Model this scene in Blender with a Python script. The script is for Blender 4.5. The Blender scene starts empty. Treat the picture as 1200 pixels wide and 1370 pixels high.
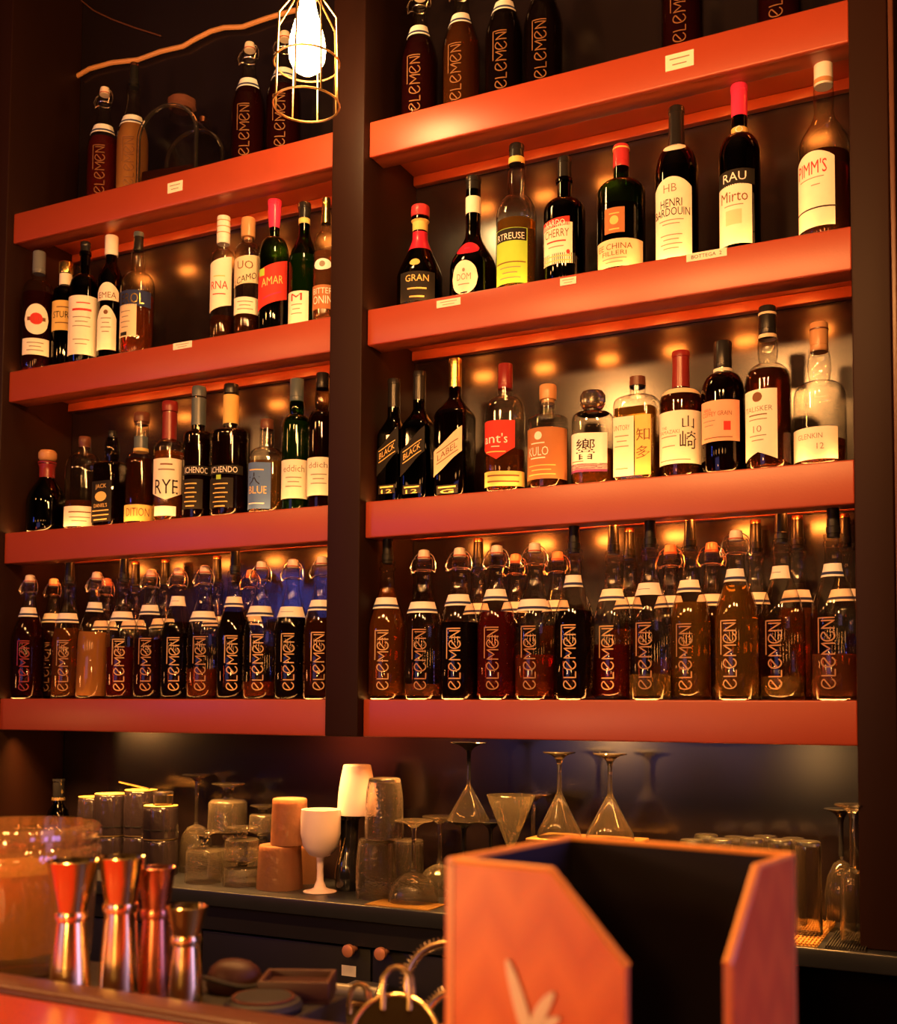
import bpy, math, random
from math import sin, cos, pi, radians, sqrt, atan2
random.seed(7)
scn = bpy.context.scene
COL = scn.collection

# ------------------------------------------------------------------ camera
SHELF1 = 1.32
FPX, YAW, TILT, ROLL, CYPX = 1499.84, radians(26.0373), radians(3.1315), radians(.3957), 868.711
CAM = (0.9919, -1.98, SHELF1 - .0218)
def cross(a, b): return (a[1]*b[2]-a[2]*b[1], a[2]*b[0]-a[0]*b[2], a[0]*b[1]-a[1]*b[0])
FW = (-sin(YAW)*cos(TILT), cos(YAW)*cos(TILT), sin(TILT))
_r = (cos(YAW), sin(YAW), 0.); _u = cross(_r, FW)
RT = tuple(_r[i]*cos(ROLL)+_u[i]*sin(ROLL) for i in range(3))
UP = tuple(_u[i]*cos(ROLL)-_r[i]*sin(ROLL) for i in range(3))
def ray(x, y): return tuple(FW[i]+RT[i]*(x-600)/FPX-UP[i]*(y-CYPX)/FPX for i in range(3))
def atY(x, y, Y):
    d = ray(x, y); t = (Y-CAM[1])/d[1]
    return (CAM[0]+t*d[0], Y, CAM[2]+t*d[2], t)
def atZ(x, y, Z):
    d = ray(x, y); t = (Z-CAM[2])/d[2]
    return (CAM[0]+t*d[0], CAM[1]+t*d[1], Z, t)
def atD(x, y, t):
    d = ray(x, y); return (CAM[0]+t*d[0], CAM[1]+t*d[1], CAM[2]+t*d[2], t)

from mathutils import Matrix
cd = bpy.data.cameras.new('camera'); cam = bpy.data.objects.new('camera', cd); COL.objects.link(cam)
BK = tuple(-v for v in FW)
cam.matrix_world = Matrix(((RT[0], UP[0], BK[0], CAM[0]), (RT[1], UP[1], BK[1], CAM[1]), (RT[2], UP[2], BK[2], CAM[2]), (0, 0, 0, 1)))
cd.sensor_fit = 'AUTO'; cd.sensor_width = 36
cd.lens = FPX/1370*36
cd.shift_y = (CYPX-685)/1370
cd.clip_start = .02
cd.dof.use_dof = True; cd.dof.focus_distance = 2.15; cd.dof.aperture_fstop = 7.5
scn.camera = cam

# ------------------------------------------------------------------ materials
M = {}
def nodes(name):
    m = bpy.data.materials.new(name); m.use_nodes = True; nt = m.node_tree; nt.nodes.clear(); M[name] = m
    return m, nt, nt.nodes.new('ShaderNodeOutputMaterial')
def pm(name, col, rough=.5, metal=0., noise=.0, scale=30., bump=0., spec=.5, coat=0., bscale=None, stretch=(1, 1, 1)):
    m, nt, out = nodes(name)
    b = nt.nodes.new('ShaderNodeBsdfPrincipled')
    b.inputs['Roughness'].default_value = rough; b.inputs['Metallic'].default_value = metal
    b.inputs['Specular IOR Level'].default_value = spec; b.inputs['Coat Weight'].default_value = coat
    tc = nt.nodes.new('ShaderNodeTexCoord'); mp = nt.nodes.new('ShaderNodeMapping'); mp.inputs['Scale'].default_value = stretch
    nt.links.new(tc.outputs['Object'], mp.inputs[0])
    nz = nt.nodes.new('ShaderNodeTexNoise'); nz.inputs['Scale'].default_value = scale; nz.inputs['Detail'].default_value = 4
    nt.links.new(mp.outputs[0], nz.inputs['Vector'])
    mx = nt.nodes.new('ShaderNodeMix'); mx.data_type = 'RGBA'
    mx.inputs[6].default_value = (*[c*(1-noise) for c in col], 1); mx.inputs[7].default_value = (*[min(1, c*(1+noise)) for c in col], 1)
    nt.links.new(nz.outputs['Fac'], mx.inputs[0]); nt.links.new(mx.outputs[2], b.inputs['Base Color'])
    if bump:
        bp = nt.nodes.new('ShaderNodeBump'); bp.inputs['Strength'].default_value = bump; bp.inputs['Distance'].default_value = .004
        if bscale:
            n2 = nt.nodes.new('ShaderNodeTexNoise'); n2.inputs['Scale'].default_value = bscale; nt.links.new(mp.outputs[0], n2.inputs['Vector']); nz = n2
        nt.links.new(nz.outputs['Fac'], bp.inputs['Height']); nt.links.new(bp.outputs[0], b.inputs['Normal'])
    nt.links.new(b.outputs[0], out.inputs[0]); return m
def shell(name, tint, edge=.55, base=.045, body=None):
    """thin bottle glass: see-through tint that deepens where the wall is seen edge-on, plus a sharp reflection"""
    m, nt, out = nodes(name)
    lw = nt.nodes.new('ShaderNodeLayerWeight'); lw.inputs['Blend'].default_value = .5
    p1 = nt.nodes.new('ShaderNodeMath'); p1.operation = 'POWER'; p1.inputs[1].default_value = 4; nt.links.new(lw.outputs['Facing'], p1.inputs[0])
    p2 = nt.nodes.new('ShaderNodeMath'); p2.operation = 'MULTIPLY_ADD'; p2.inputs[1].default_value = .75; p2.inputs[2].default_value = base; nt.links.new(p1.outputs[0], p2.inputs[0])
    mx = nt.nodes.new('ShaderNodeMix'); mx.data_type = 'RGBA'
    mx.inputs[6].default_value = (*tint, 1); mx.inputs[7].default_value = (*[c*edge for c in tint], 1)
    p3 = nt.nodes.new('ShaderNodeMath'); p3.operation = 'POWER'; p3.inputs[1].default_value = 2.5; nt.links.new(lw.outputs['Facing'], p3.inputs[0])
    nt.links.new(p3.outputs[0], mx.inputs[0])
    t = nt.nodes.new('ShaderNodeBsdfTransparent'); nt.links.new(mx.outputs[2], t.inputs[0])
    g = nt.nodes.new('ShaderNodeBsdfGlossy'); g.inputs['Roughness'].default_value = .04
    src = t.outputs[0]
    if body:
        df = nt.nodes.new('ShaderNodeBsdfDiffuse'); df.inputs[0].default_value = (*body[:3], 1)
        ms0 = nt.nodes.new('ShaderNodeMixShader'); ms0.inputs[0].default_value = body[3]
        nt.links.new(t.outputs[0], ms0.inputs[1]); nt.links.new(df.outputs[0], ms0.inputs[2]); src = ms0.outputs[0]
    ms = nt.nodes.new('ShaderNodeMixShader'); nt.links.new(p2.outputs[0], ms.inputs[0]); nt.links.new(src, ms.inputs[1]); nt.links.new(g.outputs[0], ms.inputs[2])
    nt.links.new(ms.outputs[0], out.inputs[0]); return m
def glass(name, col=(1, 1, 1), rough=0., ior=1.45, bump=0., bscale=60., stretch=(1, 1, 1), diff=None):
    m, nt, out = nodes(name)
    g = nt.nodes.new('ShaderNodeBsdfGlass'); g.inputs['Color'].default_value = (*col, 1); g.inputs['Roughness'].default_value = rough; g.inputs['IOR'].default_value = ior
    src = g.outputs[0]
    if bump:
        tc = nt.nodes.new('ShaderNodeTexCoord'); mp = nt.nodes.new('ShaderNodeMapping'); mp.inputs['Scale'].default_value = stretch; nt.links.new(tc.outputs['Object'], mp.inputs[0])
        nz = nt.nodes.new('ShaderNodeTexNoise'); nz.inputs['Scale'].default_value = bscale; nt.links.new(mp.outputs[0], nz.inputs['Vector'])
        bp = nt.nodes.new('ShaderNodeBump'); bp.inputs['Strength'].default_value = bump; bp.inputs['Distance'].default_value = .004
        nt.links.new(nz.outputs['Fac'], bp.inputs['Height']); nt.links.new(bp.outputs[0], g.inputs['Normal'])
    if diff:
        d = nt.nodes.new('ShaderNodeBsdfDiffuse'); d.inputs[0].default_value = (*diff[:3], 1)
        tr = nt.nodes.new('ShaderNodeBsdfTranslucent'); tr.inputs[0].default_value = (*diff[:3], 1)
        ad = nt.nodes.new('ShaderNodeMixShader'); ad.inputs[0].default_value = .5
        nt.links.new(d.outputs[0], ad.inputs[1]); nt.links.new(tr.outputs[0], ad.inputs[2])
        ms = nt.nodes.new('ShaderNodeMixShader'); ms.inputs[0].default_value = diff[3]
        nt.links.new(g.outputs[0], ms.inputs[1]); nt.links.new(ad.outputs[0], ms.inputs[2]); src = ms.outputs[0]
    nt.links.new(src, out.inputs[0]); return m
def emit(name, col, s):
    m, nt, out = nodes(name); e = nt.nodes.new('ShaderNodeEmission'); e.inputs[0].default_value = (*col, 1); e.inputs[1].default_value = s
    nt.links.new(e.outputs[0], out.inputs[0]); return m

pm('shelf_paint', (.37, .050, .017), .40, 0., noise=.06, scale=14, spec=.8, bump=.04, bscale=240)
pm('shelf_under', (.34, .075, .03), .30, noise=.15, scale=8, spec=.6)
pm('post_paint', (.020, .0065, .004), .5, noise=.35, scale=9, spec=.15, bump=.08, stretch=(1, 1, .15))
pm('wall_panel', (.013, .008, .009), .19, noise=.2, scale=5, spec=.55)
pm('dark_room', (.020, .012, .010), .6, noise=.3, scale=3)
pm('floor_dark', (.03, .02, .018), .4, noise=.3, scale=6)
pm('counter_top', (.020, .023, .032), .28, noise=.2, scale=25, spec=.6)
pm('cabinet_paint', (.009, .009, .013), .42, noise=.2, scale=12)
pm('cable_skin', (.75, .35, .12), .5, noise=.1)
pm('black_plastic', (.012, .011, .011), .3, noise=.2)
pm('black_soft', (.02, .018, .018), .6, noise=.2)
pm('gold', (.95, .66, .28), .25, .9, noise=.08, scale=60)
pm('brass_brushed', (1., .75, .33), .17, 1., noise=.06, scale=50, stretch=(1, 1, .1))
pm('copper', (.82, .32, .16), .26, 1., noise=.2, scale=50, stretch=(1, 1, .1))
pm('steel_warm', (.75, .62, .5), .25, 1., noise=.1)
pm('cage_wire', (.80, .52, .22), .3, 1.)
for n, c in dict(paper_cream=(.90, .83, .70), paper_white=(.92, .90, .86), paper_tan=(.78, .62, .42), paper_gold=(.80, .55, .17), paper_pink=(.85, .42, .28),
                 paper_red=(.62, .045, .035), paper_blue=(.10, .19, .46), paper_yellow=(.42, .66, .08), paper_brown=(.42, .17, .07), paper_black=(.02, .017, .015),
                 paper_navy=(.03, .04, .12), paper_purple=(.25, .05, .22), ink_black=(.02, .015, .013), ink_red=(.60, .05, .04), ink_white=(.9, .86, .8), ink_gold=(.85, .58, .2),
                 ink_grey=(.30, .24, .18), ink_brown=(.20, .09, .04), cap_red=(.55, .04, .05), cap_pink=(.80, .04, .13), cap_white=(.88, .83, .74), cap_gold=(.80, .56, .18),
                 cap_black=(.016, .014, .014), cap_brown=(.14, .05, .03), cap_grey=(.16, .17, .18), cap_wine=(.22, .02, .02), cap_slate=(.09, .12, .14), cap_wood=(.55, .28, .12), cork=(.55, .33, .16), wax_red=(.55, .02, .05),
                 stopper_white=(.88, .72, .58), stopper_pink=(.78, .34, .22), etch=(.62, .38, .20), etch_dim=(.42, .22, .12), etch_dark=(.20, .09, .04), rubber=(.6, .12, .06)).items():  # darkest etch tone puts the dim light of the topmost shelves into the lettering
    pm(n, c, .26 if n.startswith('cap') or n.startswith('wax') or n.startswith('stopper') else .6, 1. if n in('cap_gold',) else 0., noise=.05, scale=80, spec=.35 if n.startswith('cap') or n.startswith('wax') or n.startswith('stopper') else .12)
shell('clear_glass', (.93, .92, .88), .45)
shell('thick_glass', (.95, .86, .70), .30, base=.16, body=(1., .62, .22, .14))  # amber body colour paints a golden glow into the mixing glass wall
shell('green_glass', (.13, .30, .06), .3)
shell('brown_glass', (.20, .07, .025), .3)
shell('black_glass', (.035, .022, .018), .3)
shell('smoke_glass', (.38, .30, .24), .35)
def liquid(name, col, d, k=.16): glass(name, col, 0, 1.34, diff=(*d, k))
liquid('amber_liquid', (.92, .38, .07), (.9, .30, .04), .14)
liquid('whisky_liquid', (.62, .22, .05), (.5, .14, .03), .15)
liquid('dark_amber_liquid', (.34, .08, .02), (.25, .06, .015), .15)
liquid('gold_liquid', (1., .72, .24), (1., .55, .12), .12)
liquid('pale_liquid', (1., .88, .5), (1., .7, .25), .12)
liquid('red_liquid', (.50, .035, .02), (.45, .03, .02), .2)
liquid('orange_liquid', (.90, .22, .04), (.8, .17, .04), .16)
liquid('pink_liquid', (.95, .50, .28), (.9, .36, .16), .14)
liquid('cloudy_liquid', (.85, .42, .14), (.8, .38, .12), .65)
liquid('green_yellow_liquid', (.85, .80, .3), (.7, .62, .15), .25)
liquid('black_liquid', (.03, .012, .012), (.02, .008, .008), .3)
liquid('wine_liquid', (.14, .012, .012), (.12, .012, .012), .2)
HZ = (.95, .82, .66)  # warm diffuse haze painted into clear glass for a golden lit look
glass('crystal', col=(1, .97, .92), rough=.05, diff=(*HZ, .02)); glass('crystal_cut', col=(1, .97, .92), rough=.07, bump=.5, bscale=60, diff=(*HZ, .05)); glass('crystal_wave', col=(1, .97, .92), rough=.07, bump=.4, bscale=50, stretch=(1, 1, 2.5), diff=(*HZ, .05))
glass('frosted', (.95, .8, .68), .28, diff=(.85, .46, .28, .36), bump=1., bscale=48)
glass('iced', (1., .70, .28), 0, 1.34, diff=(1., .60, .16, .6))  # diffuse amber fill stands in for reflected golden light in the mixing glass
pm('dark_crystal', (.020, .014, .018), .13, noise=.2, bump=.5, bscale=60, spec=.9, coat=.4, stretch=(1, 1, .35))
pm('black_ceramic', (.012, .012, .015), .12, noise=.2, coat=.5)
pm('pink_ceramic', (.92, .74, .76), .38, noise=.03)
pm('wood_box', (.07, .025, .012), .5, noise=.35, scale=14, stretch=(1, 8, 8))
pm('leather', (.045, .011, .007), .5, noise=.3, scale=20)
pm('knob_copper', (.62, .26, .17), .4, .3)
pm('ledge_wood', (.10, .035, .018), .35, noise=.3, scale=10, stretch=(.2, 3, 3))
pm('ledge_copper', (.42, .040, .022), .28, 0., noise=.1, scale=10, stretch=(.2, 3, 3))
pm('mat_rubber', (.025, .022, .02), .5)
pm('mat_gold', (.72, .42, .12), .4, .7)
pm('foil_grey', (.16, .15, .16), .35, .3)

# ------------------------------------------------------------------ mesh helpers
def mesh(name, vs, fs, mat, smooth=True, sharp=35):
    me = bpy.data.meshes.new(name); me.from_pydata(vs, [], fs); me.materials.append(M[mat] if isinstance(mat, str) else mat)
    me.validate(); me.update()
    if smooth:
        for p in me.polygons: p.use_smooth = True
        me.set_sharp_from_angle(angle=radians(sharp))
    return me
def link(name, me, parent=None, loc=None, rz=0.):
    o = bpy.data.objects.new(name, me); COL.objects.link(o)
    if parent: o.parent = parent
    if loc: o.location = tuple(loc)[:3]
    if rz: o.rotation_euler = (0, 0, rz)
    return o
def tag(o, label, cat, group=None):
    o['label'] = label; o['category'] = cat
    if group: o['group'] = group
    return o
def thing(name, label, cat, loc=(0, 0, 0), group=None, rz=0.):
    o = link(name, None, None, loc, rz); o.empty_display_size = .02
    return tag(o, label, cat, group)
def struct(name, me, loc=None):
    o = link(name, me, None, loc); o['kind'] = 'structure'; return o
class MB:
    def __init__(s): s.v = []; s.f = []
    def add(s, vs, fs):
        n = len(s.v); s.v += [tuple(v) for v in vs]; s.f += [tuple(i+n for i in f) for f in fs]; return s
    def box(s, x0, x1, y0, y1, z0, z1, b=0.):
        if b <= 0:
            return s.add([(x0, y0, z0), (x1, y0, z0), (x1, y1, z0), (x0, y1, z0), (x0, y0, z1), (x1, y0, z1), (x1, y1, z1), (x0, y1, z1)],
                         [(0, 3, 2, 1), (4, 5, 6, 7), (0, 1, 5, 4), (1, 2, 6, 5), (2, 3, 7, 6), (3, 0, 4, 7)])
        import bmesh
        bm = bmesh.new(); bmesh.ops.create_cube(bm, size=1)
        for v in bm.verts: v.co = ((x0+x1)/2+v.co.x*(x1-x0), (y0+y1)/2+v.co.y*(y1-y0), (z0+z1)/2+v.co.z*(z1-z0))
        bmesh.ops.bevel(bm, geom=bm.edges[:], offset=b, segments=3, affect='EDGES', profile=.5)
        bm.verts.index_update(); vs = [tuple(v.co) for v in bm.verts]; fs = [tuple(v.index for v in f.verts) for f in bm.faces]; bm.free()
        return s.add(vs, fs)
    def tube(s, pts, r, n=8, closed=False):
        from mathutils import Vector
        P = [Vector(p) for p in pts]; N = len(P); rings = []
        up = None
        for i, p in enumerate(P):
            a = P[(i-1) % N] if (closed or i > 0) else p; b = P[(i+1) % N] if (closed or i < N-1) else p
            t = (b-a).normalized()
            if up is None: up = Vector((0, 0, 1)) if abs(t.z) < .9 else Vector((1, 0, 0))
            e = t.cross(up)
            if e.length < 1e-6: e = t.orthogonal()
            e.normalize(); up = e.cross(t).normalized()
            rr = r[i] if isinstance(r, (list, tuple)) else r
            rings.append([p+rr*(cos(2*pi*k/n)*e+sin(2*pi*k/n)*up) for k in range(n)])
        vs = [tuple(v) for q in rings for v in q]; fs = []
        for i in range(N if closed else N-1):
            j = (i+1) % N
            for k in range(n): fs.append((i*n+k, i*n+(k+1) % n, j*n+(k+1) % n, j*n+k))
        if not closed: fs += [tuple(range(n-1, -1, -1)), tuple((N-1)*n+k for k in range(n))]
        return s.add(vs, fs)
    def lathe(s, prof, n=32, p=2., rx=1., ry=1., loop=False, mod=None, c=(0, 0, 0), pf=None):
        """prof: (r, z) pairs; p is the superellipse exponent of the section (2 round, 8 square); pf(z) overrides it"""
        vs = []; rows = []
        for (r, z) in prof:
            if r < 1e-6:
                rows.append([len(vs)]); vs.append((c[0], c[1], c[2]+z)); continue
            q = pf(z) if pf else p; row = []
            for k in range(n):
                t = 2*pi*(k+.5)/n; rr = r*sec(t, q)
                if mod: rr *= mod(t, z)
                row.append(len(vs)); vs.append((c[0]+rr*cos(t)*rx, c[1]+rr*sin(t)*ry, c[2]+z))
            rows.append(row)
        fs = []; m = len(rows)
        for i in range(m if loop else m-1):
            a, b = rows[i], rows[(i+1) % m]
            if len(a) == 1 and len(b) == 1: continue
            for k in range(n):
                k2 = (k+1) % n
                if len(a) == 1: fs.append((a[0], b[k2], b[k]))
                elif len(b) == 1: fs.append((a[k], a[k2], b[0]))
                else: fs.append((a[k], a[k2], b[k2], b[k]))
        return s.add(vs, fs)
    def build(s, name, mat, parent=None, loc=None, smooth=True, sharp=35, rz=0.):
        return link(name, mesh(name, s.v, s.f, mat, smooth, sharp), parent, loc, rz)
    def me(s, name, mat, smooth=True, sharp=35): return mesh(name, s.v, s.f, mat, smooth, sharp)
def sec(t, p):
    if p <= 2.01: return 1.
    return 1./((abs(cos(t))**p+abs(sin(t))**p)**(1./p))
def rad_at(prof, z):
    for (r0, z0), (r1, z1) in zip(prof, prof[1:]):
        if z0 <= z <= z1 and z1 > z0: return r0+(r1-r0)*(z-z0)/(z1-z0)
    return prof[-1][0]
def patch(prof, z0, z1, a0, a1, p=2., ry=1., shape='rect', off=.0006, nu=18, nv=8, slope=0., topcut=0.):
    """a paper label wrapped on the bottle: angles in degrees from the front (-Y), + towards +X"""
    vs = []; fs = []; thick = .0004
    for lay in (0, 1):
        for j in range(nv+1):
            for i in range(nu+1):
                u = -1+2*i/nu; v = j/nv
                zc, hz = (z0+z1)/2, (z1-z0)/2
                lo, hi = z0, z1
                if shape == 'oval':
                    w = sqrt(max(0., 1-u*u)); lo, hi = zc-hz*max(w, .02), zc+hz*max(w, .02)
                elif shape == 'arch': hi = z1-(z1-z0)*topcut*(u*u)
                elif shape == 'diag': lo += slope*u; hi += slope*u
                elif shape == 'point': lo = z0+(z1-z0)*topcut*(abs(u))
                elif shape == 'tri': lo = z0+(z1-z0)*.75*(1-(u+1)/2)
                z = lo+(hi-lo)*v
                t = radians(-90+a0+(a1-a0)*(u+1)/2); r = rad_at(prof, z)*sec(t, p)+off+(0 if lay else -thick)
                vs.append((r*cos(t), r*sin(t)*ry, z))
    n1 = (nu+1)*(nv+1)
    for lay in (0, 1):
        for j in range(nv):
            for i in range(nu):
                q = lay*n1+j*(nu+1)+i; f = (q, q+1, q+nu+2, q+nu+1)
                fs.append(f if lay else f[::-1])
    for i in range(nu):
        a = i; fs.append((a, a+1, n1+a+1, n1+a)); b = nv*(nu+1)+i; fs.append((b+1, b, n1+b, n1+b+1))
    for j in range(nv):
        a = j*(nu+1); fs.append((a+nu+1, a, n1+a, n1+a+nu+1)); b = a+nu; fs.append((b, b+nu+1, n1+b+nu+1, n1+b))
    return vs, fs
_tc = {}
def text_geo(s, bold=0.):
    if (s, bold) in _tc: return _tc[(s, bold)]
    c = bpy.data.curves.new('t', 'FONT'); c.body = s; c.size = 1.; c.align_x = 'CENTER'; c.resolution_u = 2; c.offset = bold
    o = bpy.data.objects.new('t', c); COL.objects.link(o)
    bpy.context.view_layer.update()
    me = bpy.data.meshes.new_from_object(o.evaluated_get(bpy.context.evaluated_depsgraph_get()))
    vs = [tuple(v.co) for v in me.vertices]; fs = [tuple(p.vertices) for p in me.polygons]
    bpy.data.objects.remove(o); bpy.data.curves.remove(c); bpy.data.meshes.remove(me)
    xs = [v[0] for v in vs]; ys = [v[1] for v in vs]
    if not xs: _tc[(s, bold)] = ([], [], 1, 1); return _tc[(s, bold)]
    cx, cy = (min(xs)+max(xs))/2, (min(ys)+max(ys))/2; w, h = max(xs)-min(xs), max(ys)-min(ys)
    _tc[(s, bold)] = ([((v[0]-cx)/w, (v[1]-cy)/h) for v in vs], fs, w, h); return _tc[(s, bold)]
def wrap_text(s, prof, zc, h, w, ang, p=2., ry=1., slope=0., vertical=False, off=.0011, bold=0.):
    g, fs, gw, gh = text_geo(s, bold)
    if w is None: w = h*gw/gh
    vs = []
    for (x, y) in g:
        a, b = x*w, y*h
        if vertical: a, b = -b, a
        z = zc+b+slope*a; r0 = rad_at(prof, z)
        t = radians(-90+ang)+((a/r0) if p <= 2.01 else math.atan(a/r0)); r = r0*sec(t, p)+off
        vs.append((r*cos(t), r*sin(t)*ry, z))
    return vs, fs
def flat_text(s, w, h, bold=0.):
    """upright flat lettering in the XZ plane facing -Y"""
    g, fs, gw, gh = text_geo(s, bold)
    if w is None: w = h*gw/gh
    return [(x*w, 0, y*h) for x, y in g], fs
# ------------------------------------------------------------------ the place
for _s, _b, _e in ((4, 'R', 3), (3, 'R', 20), (2, 'R', 26), (1, 'R', 15), (4, 'L', 3), (3, 'L', 14), (2, 'L', 18), (1, 'L', 6)): emit('led_'+str(_s)+_b, (1, .40, .09), _e*2.5)
emit('under_led', (1, .42, .10), 420.)
for _s, _b, _e in ((4, 'R', 7), (3, 'R', 9), (2, 'R', 15), (4, 'L', 6), (3, 'L', 7), (2, 'L', 10)): emit('puck_'+str(_s)+_b, (1, .25, .03), _e*13.)  # extra emitters added to put warm glow spots on the back wall
emit('puck_glow', (1, .27, .035), 160.)
L0, L1, R0, R1 = -1.1935, -.2474, -.1692, .7850
SZ = {1: SHELF1, 2: SHELF1+.4066, 3: SHELF1+.8091, 4: SHELF1+1.2099}
TH = .0759; WALLY = .215; CTZ = SHELF1-.405
struct('wall_back', MB().box(-2.6, 2.2, WALLY, WALLY+.06, 0, 3.4).me('wall_back', 'wall_panel'))
struct('floor', MB().box(-2.6, 2.2, -4.2, WALLY+.06, -.06, 0).me('floor', 'floor_dark'))
struct('ceiling', MB().box(-2.6, 2.2, -4.2, WALLY+.06, 3.4, 3.46).me('ceiling', 'dark_room'))
struct('wall_left', MB().box(-2.66, -2.6, -4.2, WALLY+.06, 0, 3.4).me('wall_left', 'dark_room'))
struct('wall_right', MB().box(2.2, 2.26, -4.2, WALLY+.06, 0, 3.4).me('wall_right', 'dark_room'))
struct('wall_front', MB().box(-2.6, 2.2, -4.26, -4.2, 0, 3.4).me('wall_front', 'dark_room'))
# posts (built-in uprights of the shelving), fixed to the building
struct('trim_1', MB().box(L0-.09, L0, -.02, WALLY, CTZ, 3.4, .003).me('trim_1', 'post_paint', sharp=30))
struct('trim_2', MB().box(L1, R0, -.02, WALLY, SZ[1]-TH, 3.4, .003).me('trim_2', 'post_paint', sharp=30))
struct('trim_3', MB().box(R1, R1+.062, -.02, WALLY, CTZ, 3.4, .003).me('trim_3', 'post_paint', sharp=30))
struct('trim_4', MB().box(R1+.0635, R1+.072, -.026, WALLY, CTZ, 3.4, .002).me('trim_4', 'ledge_wood', sharp=30))
place = {('L', 4): 'topmost', ('L', 3): 'second highest', ('L', 2): 'third highest', ('L', 1): 'lowest'}
for bay, (x0, x1) in dict(L=(L0, L1), R=(R0, R1)).items():
    for s in (4, 3, 2, 1):
        t = thing('bar_shelf', f'{place[("L", s)]} red-orange painted bar shelf in the {"left" if bay == "L" else "right"} bay', 'shelf', ((x0+x1)/2, 0, SZ[s]), 'red-orange bar shelves')
        w = (x1-x0)/2-.001
        MB().box(-w, w, 0, .0120, -TH, 0, .003).build('fascia', 'shelf_paint', t, sharp=40)
        MB().box(-w, w, .0122, .060, -TH+(.008 if s == 1 else .002), -.0305, .002).build('front_beam', 'shelf_under', t)
        MB().box(-w, w, .0195, WALLY-.001, -.030, -.0005).build('board', 'shelf_under', t)
        MB().box(-w, w, WALLY-.018, WALLY-.001, -.052, -.0305, .002).build('rear_batten', 'shelf_under', t)
        MB().box(-w+.004, w-.004, .0125, .0190, -.006, -.0004).build('led_strip', 'led_'+str(s)+bay, t)['label'] = 'warm light strip let into the shelf top behind its front'
        if s > 1:
            for q in range(6):
                u = -w+.10+(2*w-.2)*q/5
                MB().box(u-.02, u+.02, .0606, .0650, -.060, -.046).build('puck_light', 'puck_'+str(s)+bay, t)['label'] = 'small warm light behind the shelf front'
        if (bay, s) == ('R', 1): MB().lathe([(0, -.034), (.018, -.034), (.018, -.0306), (0, -.0306)], 20, c=(-w+.085, .14, 0)).build('puck_light', 'puck_glow', t)['label'] = 'small warm light under the shelf'
        SHELVES = globals().setdefault('SHELVES', {}); SHELVES[(bay, s)] = (t, (x0+x1)/2)
def shelf_tag(bay, s, px, py, wpx, hpx, txt, rot=0.):
    t, cx = SHELVES[(bay, s)]
    x, y, z, d = atY(px, py, -.001); k = d/FPX; w, h = wpx*k*1.04/2, hpx*k/2
    # the tag may wrap the lip: keep it on the fascia
    o = MB().box(-w, w, -.0006, .0006, -h, h).build('price_tag', 'paper_cream', t, (x-cx, -.0006, z-SZ[s])); o.rotation_euler = (0, rot, 0)
    o['label'] = 'small paper tag on the shelf front'
    if txt == '~':
        for dz, f in ((.18, .7), (-.18, .5)): MB().box(-w*f, w*f, -.0003, .0003, -h*.07, h*.07).build('scribble', 'ink_grey', o, (0, -.0008, dz*h*2))
    elif txt.strip():
        vs, fs = flat_text(txt, w*1.5, h*.9); MB().add(vs, fs).build('lettering', 'ink_black', o, (0, -.0009, 0), smooth=False)
shelf_tag('L', 4, 234, 250, 24, 14, '~')
shelf_tag('R', 4, 909, 81, 37, 22, '~')
shelf_tag('L', 3, 244, 462, 30, 9, '~')
shelf_tag('R', 3, 600, 405, 34, 10, '~')
shelf_tag('R', 3, 760, 376, 22, 10, '~')
shelf_tag('R', 3, 945, 341, 52, 11, 'BOTTEGA  2')
# cable along the wall above the left bay
pts = []
for px, py in ((70, 105), (100, 104), (120, 92), (150, 84), (185, 80), (215, 69), (245, 62), (262, 52), (282, 42), (300, 37), (325, 36), (350, 27), (372, 20), (402, 12)):
    x, y, z, d = atY(px, py, WALLY-.012); pts.append((x, y, z))
tag(MB().tube(pts, .0062, 8).build('wall_cable', 'cable_skin'), 'orange-lit cable running along the dark wall above the left shelves', 'cable')
pts = [atY(px, py, WALLY-.006)[:3] for px, py in ((108, 0), (125, 14), (150, 26), (180, 37), (215, 48))]
tag(MB().tube(pts, .002, 6).build('thin_wire', 'cap_brown'), 'thin dark wire sagging across the wall over the orange cable', 'wire')

# back counter with cabinets below
t = thing('back_counter', 'long dark back counter top running under the shelves', 'counter', (0, 0, 0))
MB().box(-1.9, 2.1, -.052, WALLY-.002, CTZ-.032, CTZ, .003).build('worktop', 'counter_top', t)
def cabinet(x0, x1, label, kind, knobs, grp='black cabinet units under the back counter'):
    t = thing('bar_cabinet', label, 'cabinet', ((x0+x1)/2, 0, 0), grp); w = (x1-x0)/2-.0008
    MB().box(-w, w, 0.0, WALLY-.01, .08, CTZ-.033).build('carcass', 'cabinet_paint', t)
    MB().box(-w, w, -.03, 0, CTZ-.085, CTZ-.033).build('top_rail', 'cabinet_paint', t)
    n = len(knobs)
    for i, (kx, kz, lab) in enumerate(knobs):
        a, b = -w+2*w*i/n+.002, -w+2*w*(i+1)/n-.002
        dr = MB().box(a, b, -.022, -.0005, .12, CTZ-.091, .002).build(kind, 'cabinet_paint', t)
        if kx is not None:
            kb = MB().lathe([(0, 0), (.006, 0), (.006, .02), (.0125, .024), (.0125, .032), (.009, .034), (0, .034)], 20).build('knob', 'knob_copper', dr, (kx-(x0+x1)/2, -.022, kz)); kb.rotation_euler = (radians(90), 0, 0)
        if lab:
            x, y, z, d = atY(466.5, 1299, -.0235)
            MB().box(-.0165, .0165, -.0006, .0006, -.0105, .0105, .0002).build('name_card', 'paper_white', dr, (x-(x0+x1)/2, -.0232, z))
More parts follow.
